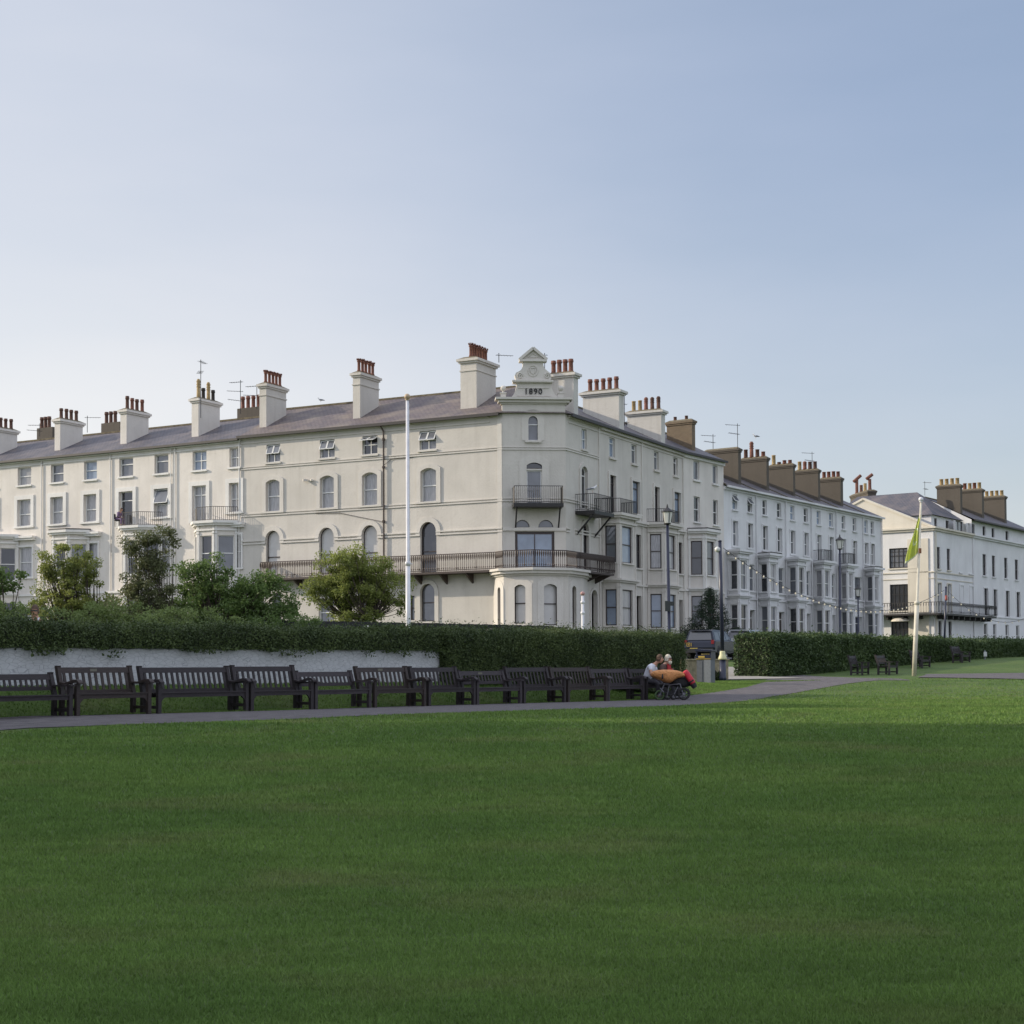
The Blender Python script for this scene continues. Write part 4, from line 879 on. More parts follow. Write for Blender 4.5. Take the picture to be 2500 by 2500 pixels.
# gable end above the cornice
ua, za = dl(2278, 1288); ux, zx = dl(2108, 1218); m = MB(); g3 = [(ua, ZD+.2), (ux, zx), (2*ux-ua, ZD+.2)]
m.poly([DL.P(u, .02, z) for u, z in g3]); m.poly([DL.P(u, -.5, z) for u, z in g3][::-1])
for a, b in ((0, 1), (1, 2)): m.bar(DL.P(g3[a][0], -.1, g3[a][1]), DL.P(g3[b][0], -.1, g3[b][1]), .5, .2)
h.mesh(m, 'gable', DGAB)
h.band([DL.P(0, 0, 0), dc, DR.P(11, 0, 0)], ZD-.15, ZD+.05, .2); h.band([DL.P(0, 0, 0), dc, DR.P(11, 0, 0)], ZD+.05, ZD+.22, .38); h.band([DL.P(0, 0, 0), dc, DR.P(11, 0, 0)], e(9.0), e(9.12), .1); h.band([DL.P(0, 0, 0), dc, DR.P(11, 0, 0)], e(8.4), e(8.48), .06)
sbox(h.trim, DL, DL.L-2.6, DL.L-.5, 0, .1, GB, ZD-.9); sbox(h.trim, DR, .3, .7, 0, .1, GB, ZD-.3)
AC = Vector(dc[:2])+DR.d*2.2-DR.n*1.0; AL = AC-DL.d*11; AF = AC+DR.d*8.2; ZA = ZD+1.6
aw = Seg(AL, AC); att = Seg(AC, AF); h.seg(aw, ZD, ZA); h.seg(att, ZD, ZA)
for a, b in ((2281, 2288), (2309, 2317)): h.win(att, att.u(a, ZD+.8), att.u(b, ZD+.8), ZD+.3, ZD+1.35, 0, DARKF, GL_DK, mid=0, mull=1 if a > 2300 else 0, sill=0)
m = MB(); ZR = at(2214, 1198, 156).z; R1 = AC+DR.d*4.1-DL.d*3.0; R0 = AL+DR.d*4.1+DL.d*1.5; BL_ = AL+DR.d*8.2
c3 = lambda p, z: (p.x, p.y, z); ov = lambda p, a, b: p+DR.d*a+DL.d*b
A_, F_, L_, B_ = ov(AC, -.3, .3), ov(AF, .3, .3), ov(AL, -.3, -.3), ov(BL_, .3, -.3)
m.poly([c3(L_, ZA), c3(A_, ZA), c3(R1, ZR), c3(R0, ZR)]); m.poly([c3(A_, ZA), c3(F_, ZA), c3(R1, ZR)]); m.poly([c3(F_, ZA), c3(B_, ZA), c3(R0, ZR), c3(R1, ZR)]); m.poly([c3(B_, ZA), c3(L_, ZA), c3(R0, ZR)])
h.mesh(m, 'roof', SLATE)
# low slate slopes behind the gable
m = MB(); GA = DL.P(ux, -.3, zx+.02)
m.poly([DL.P(ua, -.3, ZD+.25), tuple(Vector(DL.P(ua-.3, -2.1, ZD+.25))), DL.P(ux, -2.1, zx+.02), GA]); m.poly([GA, DL.P(ux, -2.1, zx+.02), DL.P(2*ux-ua, -2.1, ZD+.25), DL.P(2*ux-ua, -.3, ZD+.25)]); h.mesh(m, 'gable_roof', SLATE)
q = [DL.P(0, 1.3, 0), DL.P(DL.L+1.3, 1.3, 0), DR.P(14.5, 1.3, 0), DR.P(14.5, 0, 0)]
m = MB(); railing(m, q, e(5.0), e(6.05), .26, .012, True, .05); h.mesh(m, 'balcony_railing', IRON)
m = MB(); m.prism([q[0][:2], q[1][:2], dc[:2], DL.P(0, 0, 0)[:2]], e(4.8), e(4.98)); m.prism([q[1][:2], q[2][:2], q[3][:2], dc[:2]], e(4.8), e(4.98))
for k in range(8): sbox(m, DL, .5+k*1.6, .7+k*1.6, 0, 1.1, e(4.45), e(4.8))
for k in range(9): sbox(m, DR, .5+k*1.6, .7+k*1.6, 0, 1.1, e(4.45), e(4.8))
h.mesh(m, 'balcony_floor', IRON)
m = MB(); ua, za = dl(2182, 1518); m.lathe(DL.P(ua+.9, .45, za), [(.95, 0), (.9, .12), (.7, .28), (.35, .4), (.02, .44)], 16); h.mesh(m, 'awning', mat('cream_canvas', (.62, .57, .47), .8))
m = MB(); c = at(2098, 1205, 162); cb = House.chimney
sgx = Seg(at(2076, 1205, 166), at(2119, 1205, 161)); h.chimney(sgx, 0, sgx.L, 0, -.9, ZD, at(2098, 1203, 163).z, STACKR, cap=.1, pots=[], belt=False)
c0 = None
for k, (f, hh, mt_, tilt) in enumerate(((.15, 1.6, POTR, 1), (.4, .85, POTK, 0), (.62, .9, POTY, 0), (.88, 1.2, POTR, 1))):
    p = Vector(sgx.P(sgx.L*f, -.45, at(2098, 1201, 163).z)); q = MB(); q.lathe(p, [(.22, 0), (.17, .3), (.17, hh)], 8)
    if tilt: q.tube([p+Vector((-.35, 0, hh+(-.25 if k == 0 else .0))), p+Vector((.45 if k == 0 else .3, 0, hh+(.45 if k == 0 else .5)))], .17, 8)
    h.mesh(q, 'chimney_pot', mt_)
h.done()
h = House('terraced_house', DR.P(11, 0, GB), 'white house at the right edge with brown chimney stacks, beyond the gabled house', 'house', DWHITE, DWHITE)
h.seg(DR, GB, ZD, (11, DR.L)); at2 = DR.sub(11.0, DR.L, -.2); h.seg(at2, ZD, ZD+1.7)
for a, b in ((2341, 2348.5), (2365, 2374), (2399, 2408), (2422, 2430), (2452, 2460), (2478, 2486)):
    h.win(DR, du(a, 10), du(b, 10), e(9.35), e(11.6), 0, DARKF, GL_DK, mid=.5, sill=.12); h.win(DR, du(a+3, 6), du(b+4, 6), e(5.2), e(8.0), 0, DARKF, GL_DK, mid=.75, sill=0, sur=.14)
    h.win(DR, du(a+3, 3), du(b+3, 3), e(2.0), e(4.3), 0, PVC, GL_DK, mid=.5, sill=.1)
for a, b in ((2333, 2352), (2364, 2380), (2399, 2406), (2421, 2428), (2455, 2462)): h.win(at2, at2.u(a, ZD+.8), at2.u(b, ZD+.8), ZD+.25, ZD+1.35, 0, DARKF, GL_SKY if b-a > 10 else GL_DK, mid=0, mull=1 if b-a > 10 else 0, sill=0, opn=0)
h.band([DR.P(11, 0, 0), DR.P(DR.L, 0, 0)], ZD-.15, ZD+.05, .2); h.band([DR.P(11, 0, 0), DR.P(DR.L, 0, 0)], ZD+.05, ZD+.22, .38); h.band([DR.P(11, 0, 0), DR.P(DR.L, 0, 0)], e(5.0), e(5.12), .1)
sbox(h.trim, DR, 11.05, 11.35, 0, .12, GB, ZD-.2)
std_roof(h, DR, ZD+1.75, 2.6, SLATE, 11, DR.L, ends=(1, 1))
chim_right(h, DR, 2288, 2344, 2349, 1183, -1.2, STACKR, ZD+1, cap=.12, pots=[(3, .65, POTY)]*4, pr=.2, belt=False, dlim=6)
chim_right(h, DR, 2345, 2397, 2402, 1194, -1.2, STACKR, ZD+1, cap=.12, pots=[(3, .65, POTY), (3, .65, POTR), (3, .65, POTY), (3, .7, POTR)], pr=.2, belt=False, dlim=6)
chim_right(h, DR, 2398, 2452, 2457, 1211, -1.2, STACKR, ZD+1, cap=.12, pots=[(3, .6, POTY)]*4, pr=.2, belt=False, dlim=6)
h.aerial_px(2258, 1175, 1210, 170, 2, .5)
h.done()

# ================================================================== white terrace on the left
lu = lambda px, z, v=0: LT.u(px, e(z), v)
LB = [-215, -55, 106, 274, 432, 589]
LW = {1: [(-38, -8, 0), (43, 76, 0)], 2: [(124, 155, 0), (205, 236.5, 0)], 3: [(291, 325, 1), (377, 411, 0)], 4: [(470, 504, 1), (560, 586, 0)], 0: [(-198, -168, 0), (-117, -88, 0)]}
LLAB = ['white terraced house beyond the left edge, leftmost of its row', 'white terraced house at the left edge behind the partly hidden tree', 'white terraced house with a dark-topped bay behind the yellow-green tree', 'white terraced house with a person on its balcony, behind the sparse brown tree', 'white terraced house with an empty balcony, adjoining the cream corner building']
for k in range(5):
    u0 = 0 if k == 0 else lu(LB[k], 12); u1 = lu(LB[k+1], 12) if k < 4 else LT.L
    h = House('terraced_house', LT.P(u0, 0, GB), LLAB[k], 'house', WHITE, WHITET); zE = ZE-.12; h.seg(LT, GB, zE, (u0, u1))
    for j, (a, b, door) in enumerate(LW[k]):
        h.win(LT, lu(a, 14), lu(b, 14), e(13.68), e(15.0), 0, PVC, random.choice([GL_SKY, GL_CUR, GL_BLUE]), mid=.5 if k != 3 else .65, mull=1 if k == 4 else 0, sill=.12, dep=.2)
        h.win(LT, lu(a, 11), lu(b, 11), e(10.02) if door else e(10.62), e(12.6), 0, PVC, (GL_DK if k == 3 else GL_CUR) if door else GL_CUR, mid=.75 if door else .45, mull=1 if (k == 4) else 0, sur=.3, sill=0 if door else .13, dep=.2, name='balcony_door' if door else 'window', opn=R(20) if (k == 3 and j == 1) else 0)
    bp = {2: (88, 128, 150), 3: (258, 302, 332), 4: (436, 482, 522), 1: (-84, -42, -20), 0: (-250, -208, -186)}[k]
    ub = max(u0+.15, lu(bp[0], 8)+.0); uc = lu(bp[1], 8, 1.05); ur = max(lu(bp[2], 8, 1.05), uc+1.5)
    ub = max(ub, uc-1.1)
    bay(h, LT, ub, uc, ur, 1.05, GB, e(9.95), [(e(6.6), e(9.0)), (e(2.3), e(4.95))], PVC, [e(5.4)], balc=1 if k in (3, 4) else None, topm=GUTTER if k in (0, 2) else None, wide=.66, panes=lambda: random.choice([GL_DK, GL_DK, GL_SKY]))
    a, b, _ = LW[k][1]
    h.win(LT, lu(a+3, 8), lu(b+3, 8), e(6.8), e(9.05), 0, PVC, GL_CUR, mid=.5, sur=.15, sill=.1); h.win(LT, lu(a+3, 4), lu(b+3, 4), e(1.6), e(4.6), 0, PVC, DARKF, mid=.78, sill=0, name='front_door')
    sbox(h.trim, LT, lu(a+3, 8)-.3, lu(b+3, 8)+.3, 0, .3, e(9.55), e(9.7)); sbox(h.trim, LT, lu(a+3, 8)-.35, lu(b+3, 8)+.35, 0, .4, e(9.7), e(9.85))
    h.band([LT.P(u0, 0, 0), LT.P(u1, 0, 0)], e(5.4), e(5.55), .12); h.band([LT.P(u0, 0, 0), LT.P(u1, 0, 0)], zE-.5, zE-.42, .06); h.band([LT.P(u0, 0, 0), LT.P(u1, 0, 0)], zE-.22, zE-.06, .2)
    m = MB(); m.tube([LT.P(u1-.12, .08, e(5)), LT.P(u1-.12, .08, zE-.2)], .045, 6)
    if k == 3: m.tube([LT.P(u1-.5, .08, e(5)), LT.P(u1-.5, .08, zE-.2)], .035, 6)
    h.mesh(m, 'drainpipe', WHITET)
    std_roof(h, LT, zE, 2.35, SLATE, u0, u1, ends=(1 if k == 0 else 0, 1 if k == 4 else 0))
    cx = {2: (133.5, 147, 1024), 3: (294, 309, 1001), 4: (468, 484.5, 974), 1: (-27, -14, 1044)}.get(k)
    if cx:
        pots = [(0, .78, POTK)]*4 if k != 4 else [(2, 1.35, POTY), (0, .8, SOOT), (2, 1.3, POTY), (0, .78, SOOT)]
        if k == 3: pots = [(0, .95, POTK), (0, .85, POTR), (0, .85, POTK), (0, .9, POTR)]
        chim_left(h, LT, cx[0], cx[1], cx[2], -1.3, 2.3, WHITE, cap=.17, pots=pots, pr=.135, belt=False)
        if k == 4: h.aerial_px(490, 878, 1020, 107.3, 2, 1.4)
    cbk = {1: (90, 128, 1046), 3: (247, 292, 1034), 4: (579, 633, 998)}.get(k)
    if cbk:
        zc = LT.hit(cbk[0], cbk[2], -7.5)[1]; ua = LT.u(cbk[0], zc, -7.5); ub2 = LT.u(cbk[1], zc, -7.5)
        sg9 = Seg(LT.P(ub2, -7.5, 0), LT.P(ub2, -9.8, 0))
        m = MB(); sbox(m, LT, ua, ub2, -8.1, -7.5, zE-.2, zc); b_ = h.mesh(m, 'chimney', STACKR)
        for q in range(4 if k == 4 else 3): h.pot(b_, LT.P(ua+(ub2-ua)*(q+.6)/4.2, -7.8, zc-.03), .95, .15, POTR if k == 4 else POTK, 0)
    if k == 4: h.aerial_px(587, 928, 1010, 113, 3, 2.7); h.aerial_px(627, 938, 1000, 112, 2, 2.7)
    if k == 2: h.aerial_px(213, 1015, 1056, 118, 1, .3); h.aerial_px(97, 1034, 1065, 122, 2, 3)
    h.done()
# ================================================================== foliage helpers
def leaves_mesh(name, C, size, m, parent=None, origin=(0, 0, 0), nrm=None, flat=.5, aspect=.55):
    """C: n x 3 centres; diamond leaves with random tilt"""
    n = len(C); a = RNG.normal(size=(n, 3)); a /= np.linalg.norm(a, axis=1)[:, None]
    nn = RNG.normal(size=(n, 3))
    if nrm is not None: nn = nn*flat + nrm
    b = np.cross(nn, a); b /= (np.linalg.norm(b, axis=1)[:, None]+1e-9)
    s = size*RNG.uniform(.6, 1.3, n)[:, None]
    V = np.empty((n, 4, 3)); V[:, 0] = C-a*s; V[:, 1] = C+b*s*aspect; V[:, 2] = C+a*s; V[:, 3] = C-b*s*aspect
    V = (V.reshape(-1, 3)-np.array(origin)).astype(np.float32)
    me = bpy.data.meshes.new(name); me.vertices.add(4*n); me.vertices.foreach_set('co', V.ravel())
    me.loops.add(4*n); me.loops.foreach_set('vertex_index', np.arange(4*n, dtype=np.int32))
    me.polygons.add(n); me.polygons.foreach_set('loop_start', np.arange(0, 4*n, 4, dtype=np.int32))
    me.update(calc_edges=True); me.materials.append(m)
    o = bpy.data.objects.new(name, me); col.objects.link(o)
    if parent is not None: o.parent = parent
    else: o.location = origin
    return o
def hedge(path, wid, zb, zt, label, lm, dens=900, ls=.035, rnd=.25, shaggy=.065, cat='hedge'):
    """clipped hedge along plan path; zb, zt functions of (x, y)"""
    o0 = (path[0][0], path[0][1], zb(*path[0][:2])); root = empty('hedge', o0, label, cat)
    P = [Vector(p[:2]) for p in path]; Ls = [(b-a).length for a, b in zip(P[:-1], P[1:])]; T = sum(Ls)
    def frame(s):
        s = min(max(s, 0), T-1e-6); k = 0
        while s > Ls[k]: s -= Ls[k]; k += 1
        d = (P[k+1]-P[k]).normalized(); return P[k]+d*s, d
    C = []; N = []
    def put(s, t, h, off):
        """s along, t across (-w/2 front .. w/2), h 0..1 height -> rounded point"""
        p, d = frame(s); nr = Vector((-d.y, d.x)); q = p+nr*t; z0, z1 = zb(p.x, p.y), zt(p.x, p.y)
        x = Vector((s, t, z0+(z1-z0)*h)); r = rnd
        c = Vector((min(max(x.x, r), T-r), min(max(x.y, -wid/2+r), wid/2-r), min(x.z, z1-r)))
        dv = x-c
        if dv.length > 1e-6: x = c+dv.normalized()*(r+off); 
        nv = dv.normalized() if dv.length > 1e-6 else Vector((0, 0, 1))
        p2, d2 = frame(x.x); ex = x.x-min(max(x.x, 0), T-1e-6)
        q = p2+d2*ex+nr*x.y
        n3 = Vector((d2.x*nv.x+nr.x*nv.y, d2.y*nv.x+nr.y*nv.y, nv.z))
        return (q.x, q.y, x.z), tuple(n3)
    H = zt(*path[0][:2])-zb(*path[0][:2])
    areas = {'f': T*H, 't': T*wid, 'e': wid*H*1.2, 'b': T*H*.5}
    for k, a in areas.items():
        for _ in range(int(a*dens)):
            off = abs(random.gauss(0, shaggy))*(2.2 if k == 't' and random.random() < .15 else 1)-.03
            u = random.random(); v = random.random()
            if k == 'f': a_ = put(u*T, -wid/2, v, off)
            elif k == 'b': a_ = put(u*T, wid/2, v, off)
            elif k == 't': a_ = put(u*T, (v-.5)*wid, 1, off)
            else: a_ = put(T if random.random() < .6 else 0, (v-.5)*wid, random.random(), off)
            C.append(a_[0]); N.append(a_[1])
    leaves_mesh('foliage', np.array(C), ls, lm, root, o0, np.array(N)*.8, .8)
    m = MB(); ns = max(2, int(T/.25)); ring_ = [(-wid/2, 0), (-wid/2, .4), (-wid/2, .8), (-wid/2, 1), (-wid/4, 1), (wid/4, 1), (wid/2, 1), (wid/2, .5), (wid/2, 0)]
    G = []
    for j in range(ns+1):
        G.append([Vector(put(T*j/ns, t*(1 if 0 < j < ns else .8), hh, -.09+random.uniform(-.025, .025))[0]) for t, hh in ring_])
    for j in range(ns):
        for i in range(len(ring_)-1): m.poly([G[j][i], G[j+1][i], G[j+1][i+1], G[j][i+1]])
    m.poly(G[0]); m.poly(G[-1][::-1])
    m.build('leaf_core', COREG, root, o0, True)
    return root
def tree(name, base, label, crowns, lm, nl, ls, trunk_r=.09, stems=1, cat='tree', spread=.35, cl=60, crad=.45, group=None, core=None):
    """crowns: list of ellipsoids (x,y,z,rx,ry,rz) relative to the base"""
    o0 = tuple(base); root = empty(name, o0, label, cat, group)
    vol = [c[3]*c[4]*c[5] for c in crowns]; cs = []
    for _ in range(cl):
        c = random.choices(crowns, vol)[0]; v = Vector([random.gauss(0, 1) for _ in range(3)]).normalized()*(random.random()**.4)
        cs.append(Vector((c[0]+v.x*c[3]*.85, c[1]+v.y*c[4]*.85, c[2]+v.z*c[5]*.85)))
    m = MB(); st = []
    for k in range(stems):
        a = random.uniform(0, 6.28); zt_ = min(c.z for c in cs)+.3
        foot = Vector((math.cos(a)*.12*(stems > 1), math.sin(a)*.12*(stems > 1), -.15)); top = Vector((math.cos(a)*spread*(stems > 1)+.05, math.sin(a)*spread*(stems > 1), max(zt_, .5)))
        m.tube([foot, foot.lerp(top, .5)+Vector((.04, .02, 0)), top], [trunk_r*1.2, trunk_r, trunk_r*.75], 7); st.append(top)
    for c in cs:
        s0 = min(st, key=lambda q: (q-c).length); mid = s0.lerp(c, .5)+Vector((random.uniform(-.12, .12), random.uniform(-.12, .12), -.12*(c-s0).length*.5))
        m.tube([s0, mid, c], [trunk_r*.42, trunk_r*.25, trunk_r*.08], 5, False)
    m.build('trunk', BARK, root, (0, 0, 0))
    per = nl//cl; A = []
    for c in cs:
        r = crad*random.uniform(.6, 1.25); x = RNG.normal(size=(per, 3)); x /= np.linalg.norm(x, axis=1)[:, None]
        x *= (RNG.random(per)**.5)[:, None]*r; x[:, 2] *= .75; A.append(x+np.array(c))
    o = leaves_mesh('crown', np.concatenate(A), ls, lm, root, (0, 0, 0), np.array([[0, 0, .6]]), 1)
    if core:
        m = MB()
        for c in crowns: m.lathe((c[0], c[1], c[2]), [(core*c[3]*math.sin(math.pi*k/10), -core*c[5]*math.cos(math.pi*k/10)) for k in range(11)], 14)
        m.build('inner_foliage', COREG, root, (0, 0, 0), True)
    return root

# ================================================================== hedges, low wall, fence
HA = Vector((-9.8, 31.0)); HD = Vector((.632, .775)); HNb = Vector((-.775, .632))
hp = lambda t: (HA.x+HD.x*t, HA.y+HD.y*t)
WT = 12.0      # where the low wall ends
def hzb(x, y):
    t = (Vector((x, y))-HA).dot(HD); return 1.93 if t < WT+.2 else g(x, y)-.05
hz_top = lambda x, y: 2.44-.07*(1-sm(-6, -1, x))+.03*math.sin(x*1.7)+.025*math.sin(y*3.1)+.02*math.sin(x*7.3+y*2)
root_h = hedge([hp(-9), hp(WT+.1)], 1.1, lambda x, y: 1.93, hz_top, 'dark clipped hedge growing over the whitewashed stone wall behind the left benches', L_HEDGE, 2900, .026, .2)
# trailing sprays over the wall top
C = []
for k in range(40):
    t = random.uniform(-8, WT); b = hp(t); dz = random.uniform(.05, .22)
    for _ in range(60): C.append((b[0]-HNb.x*.56+random.gauss(0, .12), b[1]-HNb.y*.56+random.gauss(0, .12), 1.95-random.random()*dz))
o0 = tuple(root_h.location); leaves_mesh('trailing_spray', np.array(C), .034, L_HEDGE, root_h, o0)
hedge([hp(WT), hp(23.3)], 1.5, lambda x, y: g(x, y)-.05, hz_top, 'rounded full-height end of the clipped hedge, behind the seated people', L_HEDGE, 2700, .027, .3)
WALLW = rubble('whitewashed_rubble', (.60, .61, .61), (.42, .43, .43), (.31, .32, .33), 6.0, (1, 2.3, 1))
m = MB(); T0 = -9; n = 60
for k in range(n):
    a = T0+(WT-T0)*k/n; b = T0+(WT-T0)*(k+1)/n
    pa, pb = Vector(hp(a)), Vector(hp(b)); f = HNb*-.42; bk = HNb*.3
    jt = lambda s: 1.95+.03*math.sin(s*5.1)+.02*math.sin(s*11)
    q = [pa+f, pb+f, pb+bk, pa+bk]
    m.hexa([(p.x, p.y, .8) for p in q], [(q[0].x, q[0].y, jt(a)), (q[1].x, q[1].y, jt(b)), (q[2].x, q[2].y, jt(b)), (q[3].x, q[3].y, jt(a))])
o = m.build('stone_wall', WALLW, None, (*hp(0), 1.0)); tag(o, 'low whitewashed rubble wall under the hedge behind the benches', 'wall')
# low yellowish wall by the bin, behind the hedge end
m = MB(); a = on_Y(1664, 60); b = on_Y(1778, 61.5); s = Seg(a, b); sbox(m, s, 0, s.L, -.25, 0, .8, at(1700, 1612, 60).z); sbox(m, s, -.03, s.L+.03, -.3, .05, at(1700, 1612, 60).z, at(1700, 1612, 60).z+.06)
o = m.build('garden_wall', mat('yellow_rubble', (.36, .31, .20), .9, noise=.5, scale=4, bump=.8), None, tuple(a)); tag(o, 'low yellowish garden wall behind the litter bin', 'wall')
# right-hand hedge
h2 = [tuple(on_Y(1836, 68.5))[:2], tuple(on_Y(2060, 78))[:2], tuple(on_Y(2440, 93.5))[:2], tuple(on_Y(2620, 100))[:2]]
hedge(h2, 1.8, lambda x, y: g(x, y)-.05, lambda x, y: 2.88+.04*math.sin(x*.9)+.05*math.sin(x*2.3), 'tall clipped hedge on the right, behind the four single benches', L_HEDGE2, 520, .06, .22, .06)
# black boarded fence
fr = MB(); 
a = at(640, 1513, 59.5); b = at(1352, 1528, 70.5); s = Seg(a, b); zt = at(1000, 1514.5, s.P(0, 0, 0)[1]).z
def fence(sg, za, zb_, root):
    n = int(sg.L/.12); m = MB()
    for k in range(n):
        u = k*sg.L/n; z = za+(zb_-za)*k/n; sbox(m, sg, u+.004, u+sg.L/n-.006, 0, .022+.004*(k % 2), 1.2, z+random.uniform(-.015, .015))
    m.build('board_panel', TARW, root, tuple(root.location))
    m = MB(); m.bar(sg.P(0, -.04, za-.25), sg.P(sg.L, -.04, zb_-.25), .07, .09); m.bar(sg.P(0, -.04, 1.6), sg.P(sg.L, -.04, 1.6), .07, .09)
    m.build('rail', TARW, root, tuple(root.location))
    for k in range(int(sg.L/2.4)+1):
        m = MB(); sbox(m, sg, min(k*2.4, sg.L-.1), min(k*2.4, sg.L-.1)+.1, -.13, -.03, 1.1, za+(zb_-za)*k*2.4/sg.L-.02); m.build('post', TARW, root, tuple(root.location))
rt = empty('board_fence', (a.x, a.y, 1.4), 'long black boarded fence between the hedge and the cream building', 'fence')
fence(s, a.z, b.z, rt); s2 = Seg(b, at(1386, 1531, 71)); fence(s2, at(1370, 1531, 71).z, at(1370, 1531, 71).z, rt)

# ================================================================== benches
def bench(L, Hh, style, wood, name='bench'):
    r = empty(name, (0, 0, 0)); D = .5; armz = .63 if style == 0 else .60; x1 = L/2-.04; o = (0, 0, 0)
    for sx in (-1, 1):
        m = MB(); m.hexa([(sx*x1-.04, -.04, 0), (sx*x1+.04, -.04, 0), (sx*x1+.04, .04, 0), (sx*x1-.04, .04, 0)], [(sx*x1-.04, -.045, armz), (sx*x1+.04, -.045, armz), (sx*x1+.04, .04, armz), (sx*x1-.04, .04, armz)])
        if style == 0:   # curved knee bracket under the rail
            i = -sx
            for k in range(5):
                f0, f1 = k/5, (k+1)/5; xa = sx*x1+i*.04; 
                m.hexa([(min(xa, xa+i*.22*f0*f0), -.02, .2+.2*f0), (max(xa, xa+i*.22*f0*f0)+.003, -.02, .2+.2*f0), (max(xa, xa+i*.22*f0*f0)+.003, .02, .2+.2*f0), (min(xa, xa+i*.22*f0*f0), .02, .2+.2*f0)], [(min(xa, xa+i*.22*f1*f1), -.02, .2+.2*f1), (max(xa, xa+i*.22*f1*f1)+.003, -.02, .2+.2*f1), (max(xa, xa+i*.22*f1*f1)+.003, .02, .2+.2*f1), (min(xa, xa+i*.22*f1*f1), .02, .2+.2*f1)])
        m.build('leg', wood, r)
        m = MB(); pts = [(D, 0), (D-.01, .42), (D+.13, Hh-.03), (D+.12, Hh)]
        for (ya, za), (yb, zb_) in zip(pts[:-1], pts[1:]): m.hexa([(sx*x1-.04, ya-.045, za), (sx*x1+.04, ya-.045, za), (sx*x1+.04, ya+.045, za), (sx*x1-.04, ya+.045, za)], [(sx*x1-.04, yb-.045, zb_), (sx*x1+.04, yb-.045, zb_), (sx*x1+.04, yb+.045, zb_), (sx*x1-.04, yb+.045, zb_)])
        m.build('leg', wood, r)
        m = MB()
        prof = [(D+.04, armz+.01, .035), (D-.15, armz-.01, .03), (D-.3, armz+.02, .035), (.05, armz+.045, .05), (-.06, armz+.035, .05), (-.12, armz, .025)] if style == 0 else [(D+.04, armz, .028), (.2, armz+.005, .028), (-.1, armz+.005, .028)]
        for (ya, za, ta), (yb, zb_, tb) in zip(prof[:-1], prof[1:]):
            m.hexa([(sx*x1-.05, yb, zb_-tb*.6), (sx*x1+.05, yb, zb_-tb*.6), (sx*x1+.05, ya, za-ta*.6), (sx*x1-.05, ya, za-ta*.6)], [(sx*x1-.05, yb, zb_+tb*.6), (sx*x1+.05, yb, zb_+tb*.6), (sx*x1+.05, ya, za+ta*.6), (sx*x1-.05, ya, za+ta*.6)])
        m.build('armrest', wood, r)
        m = MB(); m.box((sx*x1, D/2, .14), .05, D-.07, .06); m.build('stretcher', wood, r)
    m = MB()
    for k in range(5): m.box((0, .0+k*.105, .425-.006*k), L-.09, .082, .025)
    m.box((0, 0, .375), L-.16, .035, .085); m.box((0, .44, .365), L-.16, .03, .07); m.build('seat', wood, r)
    m = MB(); yb = lambda z: D-.01+.14*(z-.42)/(Hh-.42); zt_ = Hh-.09
    m.hexa([(-x1+.04, yb(zt_-.05)-.02, zt_-.055), (x1-.04, yb(zt_-.05)-.02, zt_-.055), (x1-.04, yb(zt_-.05)+.02, zt_-.055), (-x1+.04, yb(zt_-.05)+.02, zt_-.055)], [(-x1+.04, yb(zt_+.05)-.02, zt_+.055), (x1-.04, yb(zt_+.05)-.02, zt_+.055), (x1-.04, yb(zt_+.05)+.02, zt_+.055), (-x1+.04, yb(zt_+.05)+.02, zt_+.055)])
    zl = .46 if style == 0 else .55
    m.box((0, yb(zl), zl), 2*x1-.08, .035, .075); nS = int((2*x1-.1)/(.135 if style == 0 else .115))
    for k in range(nS):
        x = -x1+.04+(2*x1-.08)*(k+.5)/nS; wd = .058 if style == 0 else .045
        m.hexa([(x-wd/2, yb(zl)-.012, zl), (x+wd/2, yb(zl)-.012, zl), (x+wd/2, yb(zl)+.012, zl), (x-wd/2, yb(zl)+.012, zl)], [(x-wd/2, yb(zt_)-.012, zt_), (x+wd/2, yb(zt_)-.012, zt_), (x+wd/2, yb(zt_)+.012, zt_), (x-wd/2, yb(zt_)+.012, zt_)])
    bk = m.build('backrest', wood, r)
    return r, bk
def add_plaque(bk, Hh, L, x=0):
    m = MB(); z = Hh-.09; y = .49+.14*(z-.42)/(Hh-.42)-.024; m.box((x, y, z), .16, .008, .05); m.build('plaque', mat('brass_plaque', (.16, .15, .12), .4, metal=.4), bk)
FL = [(-14, 171), (188, 363), (386.6, 601), (614, 759), (769, 902), (914.5, 1035), (1046.6, 1156), (1165, 1269), (1278.5, 1377), (1386.7, 1479), (1485, 1568), (1578, 1657)]
sty = [(1, .86), (0, .97), (0, .97), (0, .99), (1, .87), (0, .97), (0, .97), (1, .88), (0, .97), (0, .97), (0, .93), (1, .92)]
BSEG = Seg(LA, LA+LD*60)
blab = ['flat-armed dark bench cut off at the left edge of the row', 'dark bench with scroll arms and a small plaque, next to the cut-off bench', 'longest dark bench of the row, in front of the white wall at the left', 'dark scroll-armed bench directly right of the longest bench, left of a low-backed one', 'low-backed flat-armed dark bench in front of the white wall, fifth along the row', 'dark bench with a plaque, just right of the low-backed bench at the white wall', 'dark bench standing where the white wall ends and the full hedge begins', 'low-backed dark bench before the full hedge, right of the end of the white wall', 'dark scroll-armed bench, third to the left of the bench with the people', 'dark scroll-armed bench, second to the left of the bench with the people', 'narrow-slatted dark bench directly left of the one the people sit on', 'dark bench at the right end of the row with two people on it']
BP12 = None; WOOD3 = mat('brown_stained_wood', (.042, .028, .024), .6, noise=.5, scale=7, bump=.3, stretch=(1, 5, 5))
